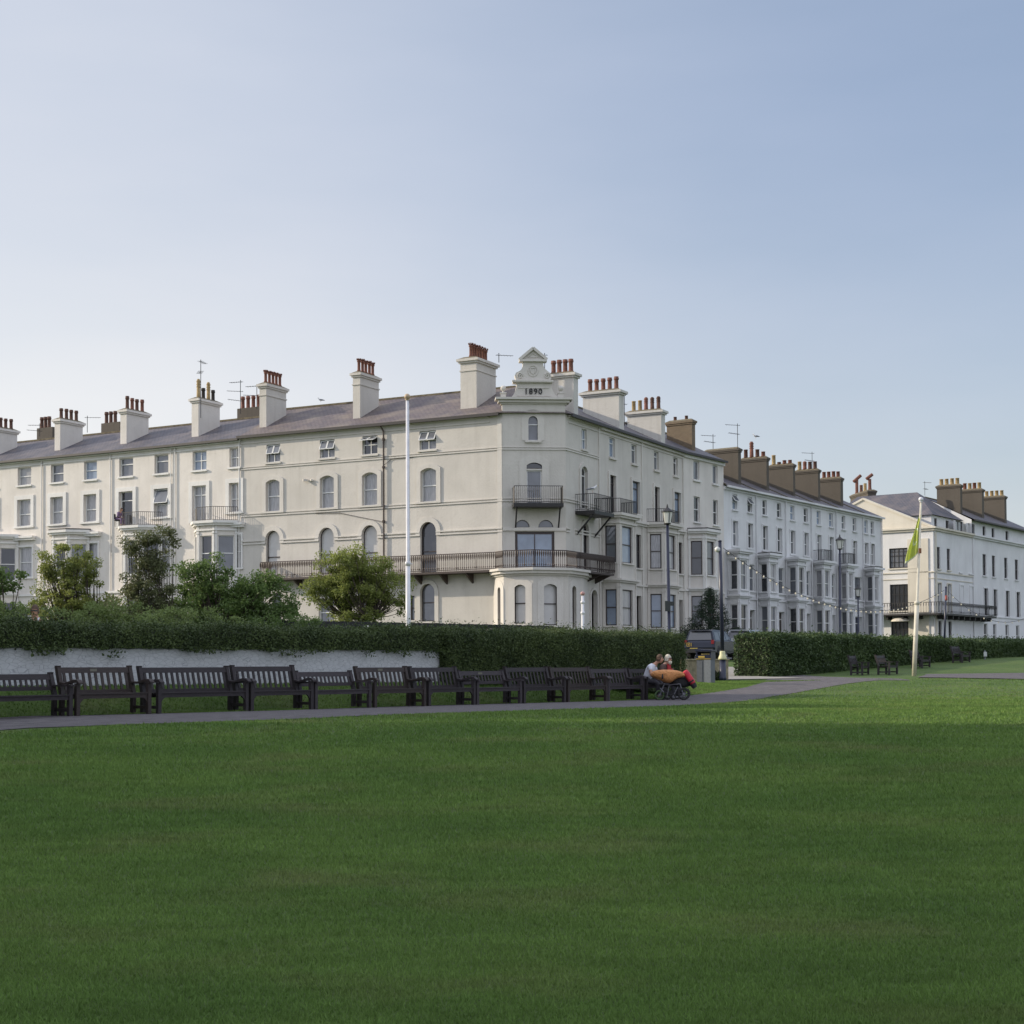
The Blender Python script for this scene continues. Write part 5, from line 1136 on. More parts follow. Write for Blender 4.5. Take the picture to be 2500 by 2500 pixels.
for k, (xa, xb) in enumerate(FL):
    zz = 1.0; ua = BSEG.u(xa, .6); ub = BSEG.u(xb, .6); L = ub-ua+.08
    r, bk = bench(L, sty[k][1], sty[k][0], (WOOD, WOOD3, WOOD, WOOD, WOOD2, WOOD3, WOOD, WOOD2, WOOD, WOOD3, WOOD2, WOOD)[k])
    if k in (1, 5, 7): add_plaque(bk, sty[k][1], L, -.05)
    mid = Vector(BSEG.P((ua+ub)/2, 0, 0)); jit = random.uniform(-.012, .012)
    gm = min(g(*BSEG.P(ua, 0, 0)[:2]), g(*BSEG.P(ub, 0, 0)[:2]), )
    r.location = (mid.x, mid.y, gm+.005); r.rotation_euler = (0, 0, math.atan2(LD.y, LD.x)+jit)
    tag(r, blab[k], 'bench', 'benches along the path')
    if k == 11: BP12 = r
# single benches by the right hedge (seen from the side, facing right)
for k, (px, Y, yaw, lab) in enumerate([(2112, 70.5, R(66), 'dark bench by the right hedge, leftmost of the four and nearest the path corner'), (2180, 71, R(62), 'dark bench by the right hedge, just left of the leaning flagpole'), (2260, 78.5, R(60), 'dark bench by the right hedge, just right of the leaning flagpole'), (2358, 84, R(58), 'dark bench by the right hedge nearest the small post sign')]):
    r, bk = bench(1.5, .93, 1, WOOD); p = on_Y(px, Y)
    r.location = (p.x, p.y, p.z-.02); r.rotation_euler = (0, 0, yaw); tag(r, lab, 'bench', 'benches by the right hedge')

# ================================================================== trees and shrubs
def B(px, Y): return on_Y(px, Y)
tree('tree', B(200, 61), 'yellow-green bushy tree in front of the white terrace at the left', [(-.4, 0, 3.0, 2.2, 1.4, 1.5), (-.5, 0, 4.6, 1.7, 1.1, 1.1), (1.1, .2, 2.4, 1.4, 1.0, 1.3), (-1.4, 0, 1.8, .9, .7, .7)], L_YEL, 24000, .052, .09, 4, cl=230, crad=.33, spread=.5)
tree('tree', B(362, 58.5), 'tall sparse brown-green tree with thin upright twigs left of the round green tree', [(0, 0, 3.0, 1.15, .9, 2.7), (-1.0, 0, 2.1, 1.0, .8, 1.6), (.5, .1, 5.0, .7, .6, 1.5), (-.3, 0, 5.2, .7, .5, 1.5)], L_BROWN, 21000, .05, .06, 7, cl=170, crad=.36, spread=.6)
tree('tree', B(545, 60), 'broad dense green tree left of the cream building balcony', [(-.2, 0, 2.7, 2.3, 1.7, 1.6), (-.8, 0, 4.2, 1.3, 1.1, 1.1), (1.5, 0, 3.0, 1.8, 1.2, 1.7), (-1.9, 0, 2.3, 1.0, .9, 1.3)], L_GREEN, 42000, .055, .12, 3, cl=300, crad=.4)
tree('tree', B(880, 68), 'small round olive-green tree beside the white flagpole', [(-.2, 0, 4.1, 1.9, 1.5, 1.2), (-1.6, 0, 3.9, 1.2, 1.0, 1.0), (1.1, 0, 3.8, 1.4, 1.0, 1.4), (-.3, 0, 5.0, 2.0, 1.2, 1.0), (-.1, 0, 2.8, 1.6, 1.2, .5)], L_OLIVE, 32000, .052, .07, 6, cl=240, crad=.37, spread=.7)
tree('tree', B(20, 57), 'dark green tree cut off by the left edge above the hedge', [(0, 0, 3.0, 1.0, 1.0, 1.8), (-.9, 0, 3.6, 1.3, 1.1, 1.5), (-2.0, .3, 2.4, 1.3, 1.2, 1.6)], L_GREEN, 9000, .07, .1, 2, cl=70, crad=.42)
def shrub(base, lab, crowns, lm, nl, ls, cl=70, crad=.3, name='shrub', cat='shrub', core=None): return tree(name, base, lab, crowns, lm, nl, ls, .03, 5, cat, .3, cl, crad, core=core)
q = B(300, 43)
# wild growing bank of shrubs behind the left hedge
for k, (px, Y, w_, ht, lab, lm_) in enumerate([(-75, 38, 1.5, 2.6, 'loose grassy shrub at the left edge behind the hedge, by the woman in sunglasses', L_WILD), (215, 40, 1.7, 2.65, 'loose wild green shrub under the yellow-green tree', L_WILD), (330, 43, 2.1, 2.75, 'loose wild green shrub under the sparse brown tree', L_WILD), (480, 46, 1.9, 2.7, 'pale wild shrub under the left part of the broad green tree', L_WILD), (672, 49, 2.0, 2.6, 'dark feathery shrub ending the bank, left of the black fence', L_GREEN)]):
    b = B(px, Y); shrub(b, lab, [(0, 0, ht*.45, w_, .8, ht*.5), (w_*.6, .1, ht*.38, w_*.7, .8, ht*.45), (-w_*.6, 0, ht*.4, w_*.7, .8, ht*.45)], lm_, 21000, .035, 190, .24)
shrub(B(1088, 73), 'low rounded green bush behind the black fence', [(0, 0, 1.15, 1.5, .9, .95), (-.5, 0, 1.1, 1.0, .8, .8)], L_GREEN, 7000, .05)
# hydrangeas with blooms just showing over the hedge
r = shrub(tuple(on_Y(1180, 46)), 'flowering shrub with pale blooms just showing above the hedge top', [(0, 0, .78, 2.6, .5, .72), (-2.4, -1.5, .8, 1.6, .5, .70)], L_YEL, 9000, .045, 90, .22)
rl = r.location
for px, py, rad, mt_ in ((1140, 1541, .11, 'pale_bloom'), (1195, 1542, .13, 'pink_bloom'), (1243, 1546, .11, 'white_bloom'), (897, 1535, .12, 'white_bloom')):
    p = at(px, py, 45.4 if px > 1000 else 41); m = MB(); m.ball(p, rad, 12, .75)
    m.build('bloom', mat(mt_, {'pale_bloom': (.42, .5, .38), 'pink_bloom': (.52, .33, .33), 'white_bloom': (.75, .73, .66)}[mt_], .8, bump=.8, scale=20), r, tuple(rl), True)
# conifer and shrubs by the parked car
def conifer(base, h, w_, lab):
    root = empty('conifer_tree', tuple(base), lab, 'tree'); m = MB(); m.tube([(0, 0, -.1), (0, 0, h*.95)], [.09, .02], 7); C = []
    for k in range(120):
        f = ((k+.5)/120)**1.25; z = h*(.06+.92*f); a = k*2.4+random.random(); L = w_*(1-f)**.9*random.uniform(.75, 1.1)+.1
        tip = Vector((math.cos(a)*L, math.sin(a)*L, z+.1*L)); m.tube([(0, 0, z), tuple(tip)], [.022, .006], 4, False)
        for j in range(int(40+150*L)):
            t = random.random()**.5; wd = .10+.06*L*(1-t); C.append((tip.x*t+random.gauss(0, wd), tip.y*t+random.gauss(0, wd), z+.1*L*t+random.gauss(0, .09)-.08*t))
    m.build('trunk', BARK, root); leaves_mesh('crown', np.array(C), .055, L_PINE, root, (0, 0, 0), np.array([[0, 0, .8]]), 1, .3)
conifer(B(1735, 97), 4.5, 2.5, 'dark layered conifer behind the parked car')
shrub(B(1672, 93), 'dark shrub between the hedge end and the conifer', [(0, 0, .9, 1.1, .8, .85), (.6, 0, .8, .8, .7, .7)], L_PINE, 5000, .05)
shrub(B(1800, 100), 'dim shrub behind the parked car bonnet', [(0, 0, 1.1, 1.0, .8, 1.0)], L_PINE, 3500, .06)
shrub(tuple(Vector((8.0, 60.4, g(8.0, 60.4)))), 'small weeds at the foot of the dark lamp column', [(0, 0, .2, .45, .3, .22)], L_HEDGE2, 900, .04, 20, .12)
# shade trees standing outside the picture on the left
tr = None
for k, (x, y, sc_) in enumerate([(-31, -9, 1.5), (-30, -2, 1.5), (-31, 5, 1.45), (-30, 12, 1.5), (-31.5, 19, 1.45), (-31, 25.5, 1.5), (-32, 35, .97), (-32, 41, 1.07), (-32.5, 47, 1.04), (-33, 53, .88)]):
    if tr is None:
        tr = tree('shade_tree', (0, 0, 0), 'tall shade tree standing out of view beyond the left edge', [(0, 0, 8.5, 4.6, 4.6, 6.4), (0, 0, 4.2, 3.6, 4.2, 3.4)], L_GREEN, 9000, .3, .35, 1, cl=90, crad=1.5, core=.86, group='shade trees out of view on the left'); o_ = tr
    else: o_ = copy_tree(tr)
    o_.location = (x, y, g(x, y)-.1); o_.scale = (sc_, sc_, sc_); o_.rotation_euler = (0, 0, k*1.3)

# ================================================================== poles, lamps, sign, lights
def pole(px_b, py_b, Y, px_t, py_t, r0, r1, m_, name, lab, cat, top=None, zb=None, finial=True):
    b = on_Y(px_b, Y, zb); t = at(px_t, py_t, Y); root = empty(name, tuple(b), lab, cat)
    m = MB(); d = t-b; k = .42
    m.tube([b, b+d*k], [r0, r0*.97], 14); m.build('lower_pole', m_[0], root, tuple(b), True)
    m = MB(); m.tube([b+d*k, b+d*(k+.002), t], [r0*.97, r1*1.05, r1*.85], 14); m.lathe(b+d*k-Vector((0, 0, .06)), [(r0*1.2, 0), (r0*1.2, .12), (r1*1.05, .15)], 14); m.build('upper_pole', m_[1], root, tuple(b), True)
    if finial: m = MB(); m.lathe(t, [(r1*.9, 0), (r1*1.4, .04), (.04, .07)], 12); m.ball(t+Vector((0, 0, .14)), .11, 12); m.build('ball_finial', m_[2], root, tuple(b), True)
    return root, b, t
r, b, t = pole(996.5, 1560, 55, 994.3, 978, .085, .062, (POLEW, POLEW, mat('bronze_ball', (.45, .34, .22), .5)), 'flagpole', 'tall white flagpole without a flag, in front of the cream building', 'flagpole')
m = MB(); m.tube([b+Vector((.09, 0, 1.2)), t+Vector((.06, -.02, -.1))], .008, 4); c = b+(t-b)*.42; m.box((c.x+.1, c.y-.02, c.z), .14, .04, .03); m.build('halyard', POLEW, r, tuple(b))
fp, b, t = pole(2231, 1657, 68, 2248.5, 1227, .10, .055, (POLEC, POLEC, POLEW), 'flagpole', 'leaning cream flagpole flying a green flag, on the right', 'flagpole')
# flag hanging in folds
def zt_(py): return at(2245, py, 68)
P0 = b+(t-b)*((zt_(1257).z-b.z)/(t.z-b.z)); P1 = b+(t-b)*((zt_(1345).z-b.z)/(t.z-b.z)); TIP = at(2207, 1376, 68.15); TOPO = at(2229, 1300, 68.1)
nu, nv = 26, 30; V = []; 
for j in range(nv+1):
    f = j/nv
    A = P0.lerp(P1, f)                       # hoist edge
    Bq = P0.lerp(TOPO, min(1, f*2.2)) if f < .45 else TOPO.lerp(TIP, (f-.45)/.55)
    for i in range(nu+1):
        s_ = i/nu; p = A.lerp(Bq, s_) if f < .999 else P1.lerp(TIP, s_)
        p = Vector(p)-Vector((.0, 0, .12*s_*(1-s_)*4*f))
        off = .10*math.sin(s_*9+f*3)*min(1, s_*3)*(.4+.6*f); V.append((p.x+.03*math.sin(f*9+s_*4)*s_, p.y+off-.02, p.z))
me = bpy.data.meshes.new('green_flag'); me.from_pydata([tuple(Vector(v)-P0) for v in V], [], [(j*(nu+1)+i, j*(nu+1)+i+1, (j+1)*(nu+1)+i+1, (j+1)*(nu+1)+i) for j in range(nv) for i in range(nu)])
FLM = leafmat('green_flag_cloth', (.55, .62, .14), (.66, .72, .20), .5, .8); FLW = mat('white_flag_print', (.62, .68, .50), .8)
me.materials.append(FLM); me.materials.append(FLW); me.polygons.foreach_set('use_smooth', [True]*len(me.polygons))
for k, p in enumerate(me.polygons):
    i, j = k % nu, k//nu; cx, cy = (i-13)/6.5, (j-15)/5.5; rr = math.hypot(cx, cy)
    if j >= nv-1 or (.78 < rr < 1.0 and 0 < math.atan2(cy, cx)+3.14 < 5.4): p.material_index = 1
fo = bpy.data.objects.new('flag', me); col.objects.link(fo); fo.location = P0; so_ = fo.modifiers.new('thickness', 'SOLIDIFY'); so_.thickness = .006
tag(fo, 'bright green flag with a pale ring emblem drooping from the leaning pole', 'flag')
m = MB(); m.box(tuple(P1+Vector((.02, -.1, .0))), .1, .08, .22); m.build('cleat', mat('rusty_cleat', (.22, .09, .04), .7), fp, tuple(b))
# white round-topped marker post
b = on_Y(1423.5, 60); t = at(1422.5, 1449, 60); r = empty('marker_post', tuple(b), 'white post with two collars and a pinkish ball top, behind the hedge', 'post')
m = MB(); m.tube([b, (b.x, b.y, t.z-.1)], [.06, .055], 12)
for py in (1471, 1497): z = at(1423, py, 60).z; m.lathe((b.x, b.y, z-.05), [(.055, 0), (.085, .02), (.085, .1), (.055, .12)], 12)
m.build('post', POLEW, r, tuple(b), True); m = MB(); m.ball((b.x, b.y, t.z), .09, 12, .9); m.build('ball_top', mat('faded_red_paint', (.42, .24, .22), .6), r, tuple(b), True)
# lanterns
LGL = mat('frosted_lantern_glass', (.62, .62, .58), .3)
def lamp(px, Y, zt, hl, lab, pr=.075, nm='street_lamp', box=False, panes=True):
    b = on_Y(px[0], Y); top = at(px[1], zt, Y); r = empty(nm, tuple(b), lab, 'street lamp'); o = tuple(b)
    zl = top.z-hl; d = Vector((top.x-b.x, 0, zl-b.z))
    m = MB(); m.tube([b, b+d*.12, b+d*.121, b+d], [pr*1.5, pr*1.45, pr, pr*.8], 12); m.lathe(b+d*.12, [(pr*1.7, 0), (pr*1.7, .08), (pr, .14)], 12); m.build('column', NAVY, r, o, True)
    m = MB(); m.lathe((top.x, top.y, zl), [(pr*.9, -.02), (hl*.16, .0), (hl*.18, .05), (.05, .06)], 8); m.lathe((top.x, top.y, zl+hl*.60), [(hl*.30, 0), (hl*.30, .03), (hl*.2, hl*.12), (hl*.1, hl*.2), (.05, hl*.24), (.045, hl*.29), (.03, hl*.36), (.005, hl*.42)], 8)
    for k in range(4):
        a = k*math.pi/2+.4; m.tube([(top.x+math.cos(a)*hl*.17, top.y+math.sin(a)*hl*.17, zl+.02), (top.x+math.cos(a)*hl*.26, top.y+math.sin(a)*hl*.26, zl+hl*.61)], .014, 4)
    ln = m.build('lantern', IRON, r, o); m = MB(); m.lathe((top.x, top.y, zl+.05), [(hl*.165, 0), (hl*.25, hl*.55), (hl*.02, hl*.551)], 8); m.build('lantern_glass', LGL, ln, o)
    if box: m = MB(); m.box((b.x-.10, b.y-.1, at(1630, 1480, Y).z), .26, .16, .5); m.box((b.x+.12, b.y-.1, at(1630, 1474, Y).z), .16, .12, .2); m.build('control_box', mat('dark_green_box', (.03, .035, .035), .5), r, o)
    return r
lamp((1635.5, 1629), 75, 1231, .98, 'tall slim street lamp with a frosted lantern in front of the cream right facade', .085, box=True)
lamp((2051, 2050), 98, 1305, .95, 'tall dark lamp post before the far white terrace with the balconies', .075)
lamp((2096, 2094.5), 118, 1427, .95, 'shorter distant lamp post at the end of the far white terrace', .07)
def column(px, Y, ytop, ycol, ybig, lab, r0, r1):
    b = on_Y(px[0], Y); r = empty('lamp_column', tuple(b), lab, 'lamp column'); o = tuple(b); zc = at(px[0], ycol, Y).z; top = at(px[1], ytop, Y)
    m = MB(); m.lathe(tuple(b), [(r0*1.15, 0), (r0*1.15, .15), (r0, .2), (r0*.96, zc-b.z-.1)], 16); m.build('base_column', NAVY, r, o, True)
    m = MB(); hh = .26*r0/.115; m.lathe((b.x, b.y, zc-.1), [(r0*1.35, 0), (r0*1.35, .05), (r0*1.0, hh*.6), (r0*.85, hh*.7), (r0*.9, hh), (r0*.7, hh+.05)], 16); m.build('collar', CREAMP, r, o, True)
    m = MB(); m.tube([(b.x, b.y, zc+.1), (top.x, top.y, top.z)], [r1, r1*.85], 14); m.lathe((top.x, top.y, top.z), [(r1, 0), (r1*1.1, .03), (.01, .06)], 12); m.build('upper_column', NAVY, r, o, True)
    return r, b, top
c1r, cb1, ct1 = column((1764, 1757.5), 60, 1322, 1604, 1560, 'dark blue column with a cream collar holding the festoon lights, beside the litter bin', .125, .078)
m = MB(); p = at(1752, 1341, 60); m.lathe(tuple(p), [(.03, -.12), (.11, -.06), (.12, .03), (.05, .1)], 12); m.tube([tuple(p), (ct1.x, ct1.y, p.z)], .03, 6); m.build('floodlight', LGL, c1r, tuple(cb1), True)
c2r, cb2, ct2 = column((2305, 2309.5), 86, 1434, 1600, 1560, 'dark column with a cream collar at the right hedge, ending the festoon lights', .14, .06)
m = MB(); p = at(2309.5, 1455, 86); m.lathe((ct2.x, ct2.y, p.z-.25), [(.07, 0), (.08, .04), (.07, .28)], 12); m.build('red_band', mat('red_band_paint', (.30, .06, .04), .5), c2r, tuple(cb2), True)
# festoon string
BULB = mat('festoon_bulb', (.62, .58, .47), .3, emit=((1, .86, .6), .06)); CABLE = IRON
def festoon(a, b, sag, n, lab, nm='festoon_lights'):
    r = empty(nm, tuple(a), lab, 'string lights'); P = [a.lerp(b, k/60)-Vector((0, 0, sag*4*(k/60)*(1-k/60))) for k in range(61)]
    m = MB(); m.tube(P, .013, 4); m.build('cable', CABLE, r, tuple(a))
    base = None
    for k in range(n):
        f = (k+.7)/(n+.4); p = a.lerp(b, f)-Vector((0, 0, sag*4*f*(1-f)))
        if base is None:
            m = MB(); m.lathe((0, 0, -.1), [(.005, 0), (.028, .02), (.036, .05), (.026, .085), (.016, .1)], 7); m.cm = 1; m.lathe((0, 0, -.02), [(.018, 0), (.018, .05)], 6)
            base = m.build('bulb', [BULB, IRON], r, None, True); base.location = p-a; ob = base
        else: ob = base.copy(); col.objects.link(ob); ob.parent = r; ob.location = p-a
pa = at(1766, 1338, 60); pb = Vector((ct2.x-.1, ct2.y, at(2304, 1441, 86).z))
festoon(pa, pb, 1.75, 42, 'festoon light string sagging from the dark column by the bin to the right hedge')
festoon(Vector((ct2.x+.1, ct2.y, pb.z-.05)), at(2560, 1470, 98), 1.5, 14, 'festoon light string running off to the right edge')
# small sign post at the right hedge
b = on_Y(2404.5, 88); r = empty('sign_post', tuple(b), 'small grey post with a little box sign by the right hedge', 'post')
m = MB(); t = at(2404, 1588, 88); m.tube([b, (b.x, b.y, t.z)], .04, 8); m.build('post', GREYP, r, tuple(b)); m = MB(); z = at(2404, 1597, 88).z; m.box((b.x, b.y-.06, z), .17, .1, .26); m.build('sign_box', mat('pale_sign', (.5, .52, .5), .6), r, tuple(b))

# ================================================================== litter bin
b = on_Y(1723, 57); b.z = ground_at(1723, 1659).z if False else g(b.x, b.y); r = empty('litter_bin', tuple(b), 'grey litter bin with a navy hooded top and gold lettering by the hedge end', 'bin'); o = tuple(b)
sc1 = 57/3765
rz = -.45; ca, sa = math.cos(rz), math.sin(rz); M3 = lambda x, y, z: (b.x+x*ca-y*sa, b.y+x*sa+y*ca, b.z+z)
def obox(mb, x0, x1, y0, y1, z0, z1, dz=0):
    q = [M3(x0, y0, z0), M3(x1, y0, z0), M3(x1, y1, z0), M3(x0, y1, z0)]; p = [M3(x0, y0, z1), M3(x1, y0, z1-dz), M3(x1, y1, z1-dz), M3(x0, y1, z1)]
    mb.hexa(q, p)
m = MB(); obox(m, -.27, .27, -.25, .25, 0, .88); obox(m, -.23, -.05, -.262, -.25, .05, .82); m.build('body', [GREYD], r, o)
m = MB(); obox(m, .03, .275, -.275, -.252, .02, .86); m.build('door', GREYP, r, o)
m = MB(); obox(m, -.29, .29, -.28, .27, .88, 1.04); m.build('band', NAVY, r, o)
m = MB(); obox(m, -.10, .24, -.21, .2, 1.04, 1.10); m.build('liner_label', mat('dull_gold', (.30, .22, .07), .6), r, o)
m = MB(); obox(m, -.31, .33, -.31, .3, 1.17, 1.27, .05); obox(m, -.29, -.24, -.25, .25, 1.04, 1.18); obox(m, .24, .29, -.25, .25, 1.04, 1.15); obox(m, -.24, .24, .2, .25, 1.04, 1.16)
m.build('hood', NAVY, r, o)
m = MB(); obox(m, -.285, .285, -.285, -.28, .885, .905); obox(m, -.19, .05, -.288, -.281, .94, 1.0); m.build('gold_lettering', GOLD, r, o)

# ================================================================== cars
def car(p, yaw, lab, paint, nm='parked_car', plate=True):
    r = empty(nm, tuple(p), lab, 'car'); r.rotation_euler = (0, 0, yaw)      # local +y is forward
    gl = mat('car_glass', (.05, .055, .065), .05, spec=1); bl = mat('black_trim', (.015, .015, .017), .5); 
    prof = [(-2.28, .42), (-2.34, .7), (-2.30, .98), (-2.22, 1.08), (.95, 1.10), (1.9, 1.02), (2.22, .88), (2.30, .62), (2.24, .38)]
    secs = [(-.92, .0, .94), (-.6, 0, 1), (.6, 0, 1), (.92, 0, .94)]
    m = MB()
    # lower body as a loft across the width with tumble at the sides
    xs = [-.93, -.90, -.78, 0, .78, .90, .93]; ins = [.12, .04, 0, 0, 0, .04, .12]; V = []
    for x, i_ in zip(xs, ins):
        V.append([(x, y*(1-i_*.25) if abs(y) > 2 else y, z if z < .9 else z-i_*.35) for y, z in prof])
    for j in range(len(xs)-1):
        for k in range(len(prof)): k2 = (k+1) % len(prof); m.poly([V[j][k], V[j][k2], V[j+1][k2], V[j+1][k]])
    m.poly(V[0]); m.poly(V[-1][::-1]); body = m.build('body', paint, r, None, False)
    def cab(pts, wb, wt, mt_, nm_, par):
        m = MB(); m.poly([(-wt if z > 1.3 else -wb, y, z) for y, z in pts]); 
        L_ = [(-(wb+(wt-wb)*((z-1.06)/.62)), y, z) for y, z in pts]; R_ = [(-a, y, z) for a, y, z in L_]; m = MB(); m.poly(L_); m.poly(R_[::-1]); n = len(pts)
        for k in range(n): k2 = (k+1) % n; m.poly([L_[k2], L_[k], R_[k], R_[k2]])
        return m.build(nm_, mt_, par)
    cab([(-2.2, 1.06), (1.0, 1.06), (.25, 1.60), (-.2, 1.68), (-1.75, 1.70), (-2.05, 1.62)], .86, .66, paint, 'cabin', r)
    def lay(pts, side, nm_, mt_, par=r):
        m = MB(); q = []
        for y, z in pts: w_ = .86+(.66-.86)*((z-1.06)/.62)+.006; q.append((side*w_, y, z))
        m.poly(q if side < 0 else q[::-1]); m.poly([(x-side*.01, y, z) for x, y, z in (q[::-1] if side < 0 else q)]); m.build(nm_, mt_, par)
    for sd in (-1, 1):
        lay([(-1.95, 1.12), (-1.2, 1.12), (-1.2, 1.55), (-1.85, 1.55)], sd, 'side_window', gl); lay([(-1.12, 1.12), (-.2, 1.12), (-.2, 1.58), (-1.12, 1.57)], sd, 'side_window', gl); lay([(-.1, 1.12), (.78, 1.12), (.2, 1.56), (-.1, 1.58)], sd, 'side_window', gl)
        for y in (-1.38, 1.42):
            m = MB(); m.tube([(sd*.72, y, .36), (sd*.94, y, .36)], .36, 22); wh = m.build('wheel', mat('tyre_rubber', (.02, .02, .02), .8), r)
            m = MB(); m.tube([(sd*.90, y, .36), (sd*.950, y, .36)], .23, 18); 
            m.build('rim', mat('alloy', (.5, .5, .52), .3, metal=.8), wh)
            m = MB(); m.tube([(sd*.935, y+.44*math.cos(a), .38+.44*math.sin(a)) for a in [math.pi*k/10 for k in range(11)]], .035, 5); m.build('wheel_arch', bl, r)
        m = MB(); m.box((sd*1.0, .62, 1.16), .2, .12, .15); m.build('wing_mirror', bl if sd < 0 else mat('silver_mirror', (.6, .6, .62), .3), r)
        m = MB(); m.box((sd*.80, -2.29, 1.0), .16, .12, .22); m.build('tail_lamp', mat('red_lamp', (.20, .02, .025), .25), r)
        m = MB(); m.box((sd*.93, -.1, .48), .03, 2.3, .1); m.build('sill_trim', bl, r)
    m = MB(); m.poly([(-.72, -2.235, 1.12), (.72, -2.235, 1.12), (.60, -2.085, 1.58), (-.60, -2.085, 1.58)]); m.poly([(-.60, -2.075, 1.58), (.60, -2.075, 1.58), (.72, -2.225, 1.12), (-.72, -2.225, 1.12)]); m.build('rear_window', gl, r)
    m = MB(); m.poly([(.74, .97, 1.11), (-.74, .97, 1.11), (-.62, .30, 1.585), (.62, .30, 1.585)]); m.build('windscreen', gl, r)
    m = MB(); m.box((0, -2.36, .52), 1.7, .12, .22); m.build('rear_bumper', bl, r)
    m = MB(); m.box((0, -2.12, 1.68), 1.15, .3, .05); m.build('roof_spoiler', paint, r)
    if plate: 
        m = MB(); m.box((-.3, -2.375, .62), .46, .02, .10); pl_ = m.build('number_plate', mat('yellow_plate', (.42, .32, .06), .5), r)
        m = MB(); 
        for k, dx in enumerate((-.2, -.14, -.07, .04, .11, .18)): m.box((dx, -2.388, .80), .03, .006, .07); 
        m = None
        m = MB(); sq = -.62
        for c_ in ((sq-.09, .72, .02, .2), (sq+.09, .72, .02, .2), (sq, .81, .2, .02), (sq, .63, .2, .02), (sq, .72, .08, .02), (sq+.0, .72, .02, .1), (sq+.17, .72, .02, .2)): m.box((c_[0], -2.36, c_[1]+.14), c_[2], .015, c_[3])
        m.build('gold_emblem', GOLD, r)
    return r
PAINT = mat('dark_blue_metallic', (.022, .026, .042), .25, metal=.4); PAINT2 = mat('silver_metallic', (.36, .37, .39), .3, metal=.6)
pc = on_Y(1741, 88.5); car((pc.x, pc.y, g(pc.x, pc.y)+.03), R(-27), 'dark blue off-road estate car parked with its rear towards the lawn, between the hedges', PAINT)
pc = on_Y(1834, 97); car((pc.x, pc.y, g(pc.x, pc.y)+.03), R(-30), 'silver car mostly hidden behind the right hedge', PAINT2, plate=False)

# ================================================================== people
def skin_obj(name, joints, edges, m_, parent, sub=1, off=None):
    """joints: {name:(x,y,z,r)}; one continuous skinned surface"""
    ks = list(joints); me = bpy.data.meshes.new(name); me.from_pydata([joints[k][:3] for k in ks], [(ks.index(a), ks.index(b)) for a, b in edges], [])
    o = bpy.data.objects.new(name, me); col.objects.link(o); me.materials.append(m_)
    md = o.modifiers.new('skin', 'SKIN'); md.use_smooth_shade = True
    if not me.skin_vertices: 
        bpy.context.view_layer.objects.active = o
    sv = me.skin_vertices[0].data
    for i, k in enumerate(ks):
        rr = joints[k][3]; sv[i].radius = rr if isinstance(rr, tuple) else (rr, rr); sv[i].use_root = (i == 0)
    s2_ = o.modifiers.new('subdivision', 'SUBSURF'); s2_.levels = sub; s2_.render_levels = sub; o.parent = parent
    return o
def lerp3(a, b, t): return tuple(a[i]+(b[i]-a[i])*t for i in range(3))
